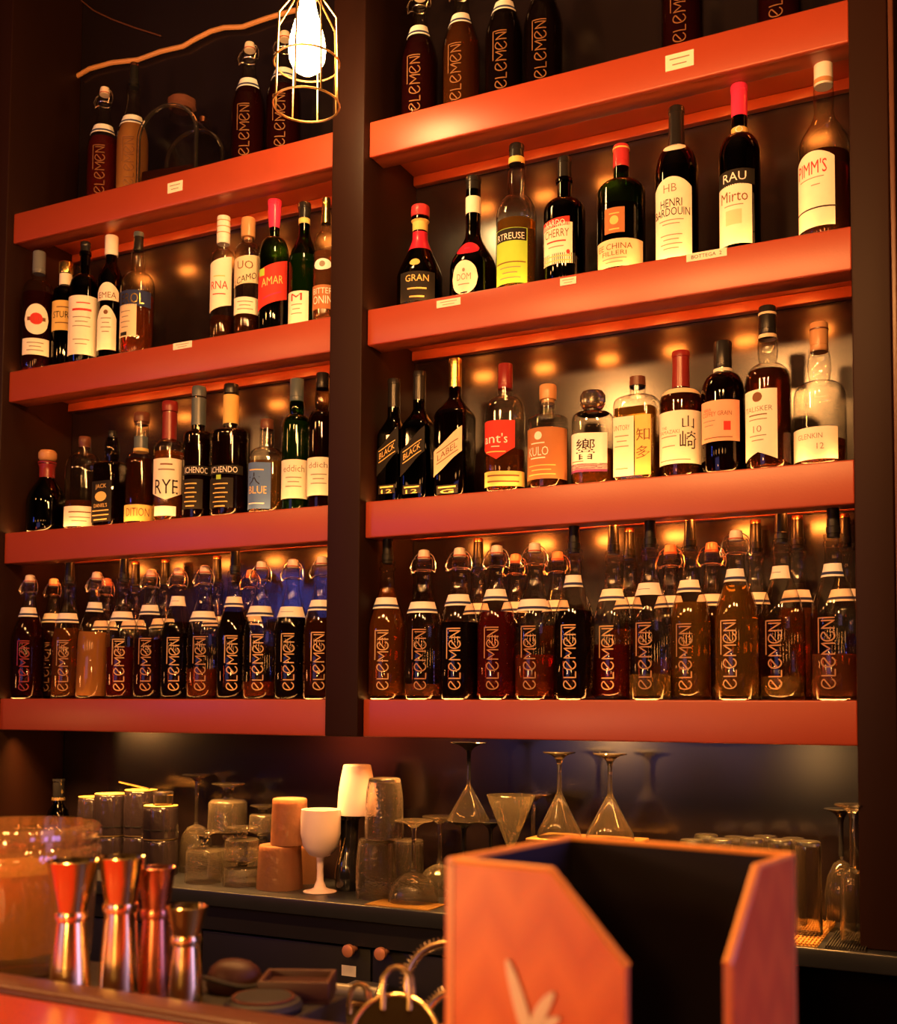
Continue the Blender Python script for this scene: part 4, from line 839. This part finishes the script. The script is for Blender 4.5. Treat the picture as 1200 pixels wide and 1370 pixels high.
# red gleam of a hanging hook at the far end of the lowest shelf
# ------------------------------------------------------------------ the near bar
BZ = 1.055; LZ = 1.085
t = thing('bar_counter', 'near bar counter with a low work strip behind a raised copper-red ledge', 'counter', (0, 0, 0))
MB().box(-1.6, .490, -1.3090, -1.145, BZ-.05, BZ, .002).build('work_strip', 'mat_rubber', t)
MB().box(-1.6, 2.0, -1.345, -1.3095, BZ-.30, LZ, .006).build('back_rail', 'ledge_wood', t)
MB().box(-1.6, 2.0, -1.86, -1.3455, LZ-.055, LZ-.004, .008).build('ledge_top', 'ledge_copper', t)
MB().box(-1.6, 2.0, -1.80, -1.345, .02, LZ-.056).build('bar_front', 'ledge_wood', t)
def jigger(px, ytop, dd, wt, wb, ymid, ww, label, m, extra=None, yb=None):
    # dd: distance of the axis along the view
    p = atD(px, (ytop+1335)/2, dd); X, Y = p[0], p[1]; k = dd/FPX
    H = atY(px, ytop, Y)[2]-BZ; zm = atY(px, ymid, Y)[2]-BZ
    rt, rb_, rw = wt/2*k, wb/2*k, ww/2*k
    t = thing('jigger', label, 'jigger', (X, Y, BZ+.0003), 'double-cone jiggers on the bar strip')
    th = .0011
    up = [(0, zm+.003), (rw, zm+.002), (rw+(rt-rw)*.5, zm+(H-zm)*.52), (rt, H-.0015), (rt+.0004, H-.0005), (rt-.0004, H), (rt-th, H-.001), (rw+(rt-rw)*.5-th, zm+(H-zm)*.52), (rw-th, zm+.008), (0, zm+.008)]
    lo = [(0, zm-.006), (rw-th, zm-.006), (rb_-th, .001), (rb_-.0004, 0), (rb_, .0006), (rw+(rb_-rw)*.5+.0006, zm*.45), (rw, zm-.002), (0, zm-.001)]
    MB().lathe(up, 48).build('upper_cone', m, t, sharp=30); MB().lathe(lo, 48).build('lower_cone', m, t, sharp=30)
    MB().lathe([(rw-.0012, zm-.0045), (rw+.0018, zm-.0035), (rw+.0024, zm), (rw+.0018, zm+.0035), (rw-.0012, zm+.0045)], 40, loop=True).build('waist_ring', m, t, sharp=60)
jigger(95, 1151, .925, 67, 60, 1226, 38, 'tall gold jigger nearest the mixing glass', 'brass_brushed')
jigger(161, 1146, .93, 62, 56, 1214, 40, 'tall gold jigger between the first gold one and the copper one', 'brass_brushed')
jigger(208, 1160, .955, 50, 46, 1222, 34, 'mottled copper jigger between the tall gold one and the short one', 'copper')
jigger(249, 1212, .915, 54, 48, 1258, 34, 'short gold jigger beside the dark leather pouch', 'brass_brushed')
# mixing glass
p = atD(12, 1230, 1.06); k = 1.06/FPX; X, Y = p[0], p[1]; R = 113*k; H = atY(12, 1102, Y)[2]-BZ
t = thing('mixing_glass', 'large cut-crystal mixing glass with beaded rim at the bar end', 'glass', (X, Y, BZ+.0003))
N = 14; o = [(0, 0), (R*.86, 0), (R*.92, .004)]+[(R*(.92+.05*i/N), .004+(H*.70-.004)*i/N) for i in range(1, N+1)]
o += [(R*.985, H*.72), (R*1.0, H*.75), (R*1.0, H*.84), (R*.975, H*.86), (R*.985, H*.88), (R*1.0, H*.90), (R*1.0, H*.975), (R*.98, H)]
i_ = [(R*.92, H), (R*.91, H*.9), (R*.90, H*.7), (R*.87, .03), (R*.80, .018), (0, .016)]
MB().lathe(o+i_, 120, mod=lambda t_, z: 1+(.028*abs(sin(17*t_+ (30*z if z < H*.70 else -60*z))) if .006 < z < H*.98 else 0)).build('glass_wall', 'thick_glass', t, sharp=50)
lq = [(0, .0165), (R*.79, .0185), (R*.865, .031), (R*.89, H*.69), (0, H*.69)]
MB().lathe(lq, 96, mod=lambda t_, z: 1-.05*abs(sin(9*t_+20*z))).build('iced_water', 'iced', t)  # amber body in place of golden light reflected inside the glass
# leather pouch and wooden box on the work strip beyond the jiggers
p = atZ(312, 1326, BZ)
t = thing('leather_pouch', 'dark brown leather pouch slumped behind the short jigger', 'pouch', (p[0], p[1], BZ+.0003), rz=radians(20))
MB().lathe([(0, 0), (.020, 0), (.023, .005), (.0225, .012), (.019, .020), (.013, .025), (.006, .027), (0, .027)], 28, rx=1.1, ry=.72, mod=lambda a, z: 1+.05*sin(3*a+40*z)).build('pouch_body', 'leather', t)
MB().tube([(.0275*cos(a), .0182*sin(a), .010+.003*sin(2*a)) for a in [i*pi/10 for i in range(-9, 2)]], .0022, 6).build('cord', 'black_soft', t)
p = atZ(352, 1352, BZ)
t = thing('black_strainer_lid', 'round black lid lying between the pouch and the wooden box', 'lid', (p[0], p[1], BZ+.0003))
MB().lathe([(0, 0), (.030, 0), (.032, .004), (.030, .008), (.024, .010), (.022, .012), (0, .013)], 32).build('lid', 'black_soft', t)
MB().tube([(.0245*cos(i*pi/8), .0245*sin(i*pi/8), .0105) for i in range(16)], .0012, 6, True).build('rim_ring', 'cap_brown', t)
p = atZ(398, 1334, BZ)
t = thing('wooden_box', 'low wooden garnish box on the bar strip beside the black lid', 'box', (p[0], p[1], BZ+.0003), rz=radians(24))
MB().box(-.030, .030, -.024, .024, 0, .003).build('base', 'wood_box', t)
for a in ((-.030, .030, -.024, -.020), (-.030, .030, .020, .024), (-.030, -.026, -.0198, .0198), (.026, .030, -.0198, .0198)): MB().box(*a, .0032, .018, .001).build('side_board', 'wood_box', t)
MB().box(-.0258, .0258, -.0196, .0196, .010, .0125, .001).build('inner_tray', 'leather', t)
# strainers standing in the rail well
def strainer(px, py, dd, R, label, tilt, rz, prong=True, coil=True):
    p = atD(px, py, dd)
    t = thing('cocktail_strainer', label, 'strainer', p, 'bar strainers in the rail well'); t.rotation_euler = (tilt, 0, rz)
    MB().lathe([(0, 0), (R*.93, 0), (R*.96, -.001), (R, -.0005), (R, .0012), (R*.95, .0014), (0, .001)] if prong else [(R*.90, 0), (R, 0), (R, .0012), (R*.90, .0012)], 48, loop=not prong).build('plate', 'brass_brushed', t)
    MB().tube([(R*cos(2*pi*i/40), R*sin(2*pi*i/40), .001) for i in range(40)], .0021, 8, True).build('rim', 'gold', t)
    if coil:
        o = []; n = 260
        for i in range(n+1):
            a = 2*pi*i/n*.72+.5; q = 2*pi*i/n*44; rr = R*1.0+.0055*cos(q); o.append((rr*cos(a), rr*sin(a), -.005+.0055*sin(q)))
        MB().tube(o, .0007, 5).build('coil_spring', 'steel_warm', t)
    if prong:
        for s in (-1, 1):
            MB().tube([(s*R*.34+.0035*u, R*.72, 0), (s*R*.34+.0035*u, R*1.15, .004), (s*R*.3+.003*u, R*1.45, .006), (s*R*.15+.002*u, R*1.62, .007), (0, R*1.68, .0075)] if 0 else
                      [(s*R*.30, R*.66, .002), (s*R*.30, R*1.1, .006), (s*R*.27, R*1.35, .008), (s*R*.14, R*1.52, .009), (0, R*1.56, .009)], .0023, 8).build('handle_wire', 'gold', t)
            MB().tube([(s*R*.38, R*.66, -.004), (s*R*.38, R*1.1, -.001), (s*R*.34, R*1.38, .001), (s*R*.18, R*1.58, .002), (0, R*1.63, .002)], .0020, 8).build('handle_wire', 'gold', t)
    return t
strainer(528, 1392, .90, .036, 'gold strainer plate with a looped wire handle beside the box', radians(62), radians(24), True, False)
strainer(476, 1385, .955, .026, 'small gold strainer with a bent wire loop, farther from the box', radians(62), radians(18), True, False)
strainer(598, 1318, 1.02, .038, 'spring-coil strainer half hidden behind the box', radians(70), radians(30), False, True)
strainer(612, 1372, .98, .030, 'second spring-coil strainer low behind the box', radians(70), radians(30), False, True)
t = thing('rail_well', 'dark rail tray holding the strainers beyond the bar strip', 'tray', (.77, -1.20, .975))
MB().box(-.25, .25, -.104, .10, 0, .006).build('tray_base', 'mat_rubber', t)
MB().box(-.25, .25, .1002, .104, 0, .05).build('tray_wall', 'mat_rubber', t)
# ------------------------------------------------------------------ the menu box on the ledge
zt = 1.22
A_ = atZ(587, 1152, zt); B_ = atZ(760, 1122, zt); C_ = atZ(1064, 1146, zt)
ux = ((C_[0]-B_[0]), (C_[1]-B_[1])); Lx = math.hypot(*ux); ux = (ux[0]/Lx, ux[1]/Lx); Ly = math.hypot(A_[0]-B_[0], A_[1]-B_[1])
rz = atan2(ux[1], ux[0]); hB = zt-(LZ-.0038)
t = thing('napkin_box', 'open napkin box with notched corner, orange sides and leaf emblem, on the ledge', 'box', (B_[0], B_[1], LZ-.0038), rz=rz)
Wt = .0045   # local frame: x from back corner towards the right corner, y from the near side (-Ly) to the back (0)
def wall(name, pts, axis, at0, at1, mat):
    m = MB(); n = len(pts)
    P = (lambda a, b, c: (a, c, b)) if axis == 'y' else (lambda a, b, c: (c, a, b))
    m.add([P(a, b, at0) for a, b in pts]+[P(a, b, at1) for a, b in pts], [tuple(range(n)), tuple(range(2*n-1, n-1, -1))]+[(i, n+i, n+(i+1) % n, (i+1) % n) for i in range(n)])
    return m
def local(px, py, axis, at):
    """where the view ray meets the wall plane, in box coordinates"""
    d = ray(px, py); c, s = cos(-rz), sin(-rz)
    rx, ry = d[0]*c-d[1]*s, d[0]*s+d[1]*c; ox, oy = CAM[0]-B_[0], CAM[1]-B_[1]; ox, oy = ox*c-oy*s, ox*s+oy*c
    k = (at-ox)/rx if axis == 'x' else (at-oy)/ry
    return ox+k*rx, oy+k*ry, CAM[2]+k*d[2]-(LZ-.0038)
n0 = local(735, 1167, 'y', -Ly); n1 = local(836, 1296, 'y', -Ly)
m0 = local(1018, 1157, 'x', Lx); m1 = local(980, 1292, 'x', Lx)
print('BOX', Lx, Ly, hB, n0, n1, m0, m1)
wall('w', [(0, 0), (Lx, 0), (Lx, hB), (0, hB)], 'y', 0, -Wt, 0).build('back_wall', 'box_inner' if 'box_inner' in M else 'cabinet_paint', t, smooth=False)
pm('box_card', (.80, .24, .055), .42, noise=.02, spec=.4)
pm('box_inner', (.020, .015, .022), .6)
pm('box_edge', (.90, .36, .07), .4)  # edges painted a lighter tone, as if catching the light
pm('emblem_cream', (.95, .88, .52), .35)
# herringbone relief on the card
nt = M['box_card'].node_tree; bs = [n for n in nt.nodes if n.type == 'BSDF_PRINCIPLED'][0]
tc = nt.nodes.new('ShaderNodeTexCoord'); sp = nt.nodes.new('ShaderNodeSeparateXYZ'); nt.links.new(tc.outputs['Object'], sp.inputs[0])
def mth(op, a, b=None):
    n = nt.nodes.new('ShaderNodeMath'); n.operation = op
    for i, v in enumerate((a, b)):
        if v is None: continue
        if isinstance(v, (int, float)): n.inputs[i].default_value = v
        else: nt.links.new(v, n.inputs[i])
    return n.outputs[0]
h_ = mth('ADD', sp.outputs[0], sp.outputs[1]); tri = mth('PINGPONG', h_, .018)
big = mth('PINGPONG', mth('ADD', mth('MULTIPLY', tri, 1.3), sp.outputs[2]), .02)
lin = mth('PINGPONG', mth('ADD', mth('MULTIPLY', mth('PINGPONG', h_, .003), 1.), sp.outputs[2]), .0012)
mx = nt.nodes.new('ShaderNodeMix'); mx.data_type = 'RGBA'; mx.inputs[6].default_value = (.74, .18, .028, 1); mx.inputs[7].default_value = (.90, .265, .036, 1)
f_ = mth('ADD', mth('MULTIPLY', big, 38.), mth('MULTIPLY', lin, 160.)); nt.links.new(f_, mx.inputs[0]); nt.links.new(mx.outputs[2], bs.inputs['Base Color'])
bpn = nt.nodes.new('ShaderNodeBump'); bpn.inputs['Strength'].default_value = .25; bpn.inputs['Distance'].default_value = .001
nt.links.new(lin, bpn.inputs['Height']); nt.links.new(bpn.outputs[0], bs.inputs['Normal'])

for o in [c for c in bpy.data.objects if c.name.startswith('back_wall')]: bpy.data.objects.remove(o)
def panel(name, pts, axis, outer, inward):
    """outer skin + dark inner skin + pale cut edge"""
    s = inward/abs(inward)
    w = wall(name, pts, axis, outer, outer+s*.0012, 0).build(name, 'box_card', t, smooth=False)
    ins = wall(name, pts, axis, outer+s*.0046, outer+s*.0049, 0).build('lining', 'box_inner', w, smooth=False)
    P = (lambda a, b, c: (a, c, b)) if axis == 'y' else (lambda a, b, c: (c, a, b))
    core = wall(name, pts, axis, outer+s*.00125, outer+s*.00455, 0).build('core', 'box_edge', w, smooth=False)
    rim = MB().tube([P(a, b, outer+s*.0024) for a, b in pts[2:]], .0026, 8).build('top_edge', 'box_edge', w)
    return w
panel('back_wall', [(0, 0), (Lx, 0), (Lx, hB), (0, hB)], 'y', 0, -1)
panel('side_wall', [(-.0052, 0), (-Ly, 0), (-Ly, hB), (-.0052, hB)], 'x', 0, 1)
panel('side_wall', [(-.0052, 0), (m1[1], 0), (m1[1], m1[2]), (m0[1], hB), (-.0052, hB)], 'x', Lx, -1)
fr = panel('front_wall', [(.0052, 0), (n1[0], 0), (n1[0], n1[2]), (n0[0], hB), (.0052, hB)], 'y', -Ly, 1)
MB().box(.005, Lx-.005, -Ly+.005, -.005, .0005, .003).build('box_floor', 'box_inner', t)
# leaf emblem: three tapering blades rising from one foot, raised a little off the front
def blade(p0, p1, p2, w):
    vs = []; N = 14
    for lay in (-.0014, -.0002):
        for i in range(N+1):
            u = i/N; x = (1-u)**2*p0[0]+2*u*(1-u)*p1[0]+u*u*p2[0]; z = (1-u)**2*p0[1]+2*u*(1-u)*p1[1]+u*u*p2[1]
            dx = 2*(1-u)*(p1[0]-p0[0])+2*u*(p2[0]-p1[0]); dz = 2*(1-u)*(p1[1]-p0[1])+2*u*(p2[1]-p1[1]); l = math.hypot(dx, dz)
            h = w/2*(.55+.45*sin(pi*min(1, u*1.05)))*(1 if u < .9 else max(.25, (1-u)/.1)**.5)
            vs += [(x-dz/l*h, -Ly+lay, z+dx/l*h), (x+dz/l*h, -Ly+lay, z-dx/l*h)]
    n = 2*(N+1); fs = []
    for i in range(N):
        a = 2*i; fs += [(a, a+1, a+3, a+2), (n+a, n+a+2, n+a+3, n+a+1), (a, a+2, n+a+2, n+a), (a+1, n+a+1, n+a+3, a+3)]
    fs += [(0, n, n+1, 1), (2*N, 2*N+1, n+2*N+1, n+2*N)]
    return vs, fs
lp = lambda px, py: (lambda q: (q[0], q[2]))(local(px, py, 'y', -Ly))
em = MB()
for a in ((lp(712, 1400), lp(700, 1352), lp(680, 1284), .0072), (lp(712, 1400), lp(716, 1358), lp(742, 1328), .0070), (lp(712, 1402), lp(722, 1372), lp(750, 1362), .0062)): em.add(*blade(*a))
em.build('leaf_emblem', 'emblem_cream', fr, smooth=False)

# ------------------------------------------------------------------ caged pendant lamp
x, y, z, d = atY(411, 60, -.25); k = d/FPX
zt_ = atY(411, 2, y)[2]; zb_ = atY(411, 140, y)[2]; zr = atY(411, 85, y)[2]
t = thing('caged_pendant_lamp', 'glowing filament bulb in a gold wire cage hanging before the centre post', 'lamp', (x, y, zb_))
Rb = 44*k; Rm = 43*k; Rs = 41*k; hh = zt_-zb_; hs = hh*.80
b = MB()
for i in range(8):
    a = 2*pi*(i+.3)/8; ca, sa = cos(a), sin(a)
    b.tube([(Rb*ca, Rb*sa, 0), (Rm*ca, Rm*sa, zr-zb_), (Rs*ca, Rs*sa, hs), (20*k*ca, 20*k*sa, hh+.004), (18*k*ca, 18*k*sa, hh+.02)], .0019, 6)
cg = b.build('cage', 'cage_wire', t)
for r, zz_ in ((Rb, 0), (Rm+.001, zr-zb_), (18*k, hh+.02)): MB().tube([(r*cos(2*pi*i/32), r*sin(2*pi*i/32), zz_) for i in range(32)], .0020, 6, True).build('cage_ring', 'cage_wire', cg)
bl = [(0, 0), (.012, .001), (.023, .008), (.0300, .022), (.0315, .036), (.029, .052), (.023, .072), (.017, .09), (.0135, .102), (.0135, .106), (0, .106)]
s_ = (atY(411, 4, y)[2]-atY(411, 98, y)[2])/.106; zbulb = atY(411, 98, y)[2]-zb_
emit('bulb_glow', (1, .60, .22), 110)
MB().lathe([(r*s_*.86, q*s_) for r, q in bl], 28, c=(0, 0, zbulb)).build('bulb', 'bulb_glow', t)
MB().lathe([(0, 0), (.019, 0), (.021, .004), (.021, .05), (.012, .065), (.004, .07), (0, .07)], 24, c=(0, 0, hh+.006)).build('socket', 'cap_brown', t)
zc = 3.4-zb_
MB().tube([(0, 0, hh+.07), (0, 0, zc-.012)], .003, 8).build('cord', 'black_plastic', t)
MB().lathe([(0, zc-.012), (.05, zc-.012), (.05, zc-.0005), (0, zc-.0005)], 24).build('ceiling_rose', 'black_plastic', t)

# ------------------------------------------------------------------ light: pendants along the bar, added warm, red and violet fills out of view
def pt(name, loc, e, col, r): 
    l = bpy.data.lights.new(name, 'POINT'); l.energy = e; l.color = col; l.shadow_soft_size = r
    o = bpy.data.objects.new(name, l); COL.objects.link(o); o.location = loc; return o
def area(name, loc, tgt, e, col, sx, sy_):
    from mathutils import Vector
    l = bpy.data.lights.new(name, 'AREA'); l.energy = e; l.color = col; l.shape = 'RECTANGLE'; l.size = sx; l.size_y = sy_
    o = bpy.data.objects.new(name, l); COL.objects.link(o); o.location = loc
    o.rotation_euler = (Vector(tgt)-Vector(loc)).to_track_quat('-Z', 'Y').to_euler(); return o
WARM = (1, .42, .115); RED = (1, .10, .03)
for X_, e in ((-1.5, 6), (-.8, 14), (-.1, 38), (.45, 46), (.85, 36)): pt('bar_pendant', (X_, -1.15, 2.3), e, WARM, .05)
for X_, e in ((-2.0, 5), (-1.0, 9), (0., 12), (1.0, 13), (1.9, 5)): pt('globe_lamp', (X_, -3.3, 1.75), e, WARM, .13)  # unseen warm fills added behind the camera to gild the glassware
pt('ledge_candle', (.42, -1.78, 1.165), 4.4, (1, .50, .15), .025)  # unseen light added to brighten the box front and its emblem
pt('low_bar_lamp', (.0, -1.95, 1.36), 5, (1, .44, .12), .03)
pt('low_bar_lamp', atD(-140, 1010, 1.25)[:3], 7, (1, .46, .13), .03)
pt('end_lamp', (-1.75, -.75, 1.25), 3.5, WARM, .05)  # unseen side light added for rim highlights and sparkle on glass
pt('red_bar_lamp', (-1.4, -1.7, 1.2), 4, RED, .12)  # unseen red fill added to redden the low left shelves
area('evening_window', (2.0, -1.12, 1.35), (.88, -1.36, 1.15), 1.3, (.45, .32, 1.), .6, .9).data.spread = radians(70)  # unseen violet panel added to cool the right side of the box
for X_, w_ in ((-.72, .9), (.31, .9)): area('under_shelf_strip', (X_, .040, SZ[1]-TH+.005), (X_, .075, .9), 10., (1, .42, .09), w_, .012).data.spread = radians(95)
area('evening_doorway', (-.85, -3.9, 1.0), (.3, 0, 1.), 6., (.46, .36, 1.), 1.5, .9)  # unseen violet panel added for the cool reflection in the back wall
area('blue_neon', (-2.4, -2.6, 1.9), (-.8, 0, 1.4), 4, (.12, .16, 1.), .06, .5)
w = bpy.data.worlds.new('world'); scn.world = w; w.use_nodes = True
w.node_tree.nodes['Background'].inputs[0].default_value = (.06, .03, .09, 1); w.node_tree.nodes['Background'].inputs[1].default_value = .02
scn.view_settings.view_transform = 'Standard'; scn.view_settings.look = 'None'; scn.view_settings.gamma = 1; scn.view_settings.use_curve_mapping = False
scn.view_settings.exposure = -.12
cy = scn.cycles
cy.max_bounces = 14; cy.transparent_max_bounces = 28; cy.transmission_bounces = 10; cy.glossy_bounces = 5; cy.diffuse_bounces = 3
cy.caustics_reflective = False; cy.caustics_refractive = False; cy.sample_clamp_indirect = 14.; cy.blur_glossy = .05
cy.use_denoising = True
try: cy.denoiser = 'OPENIMAGEDENOISE'
except Exception: pass
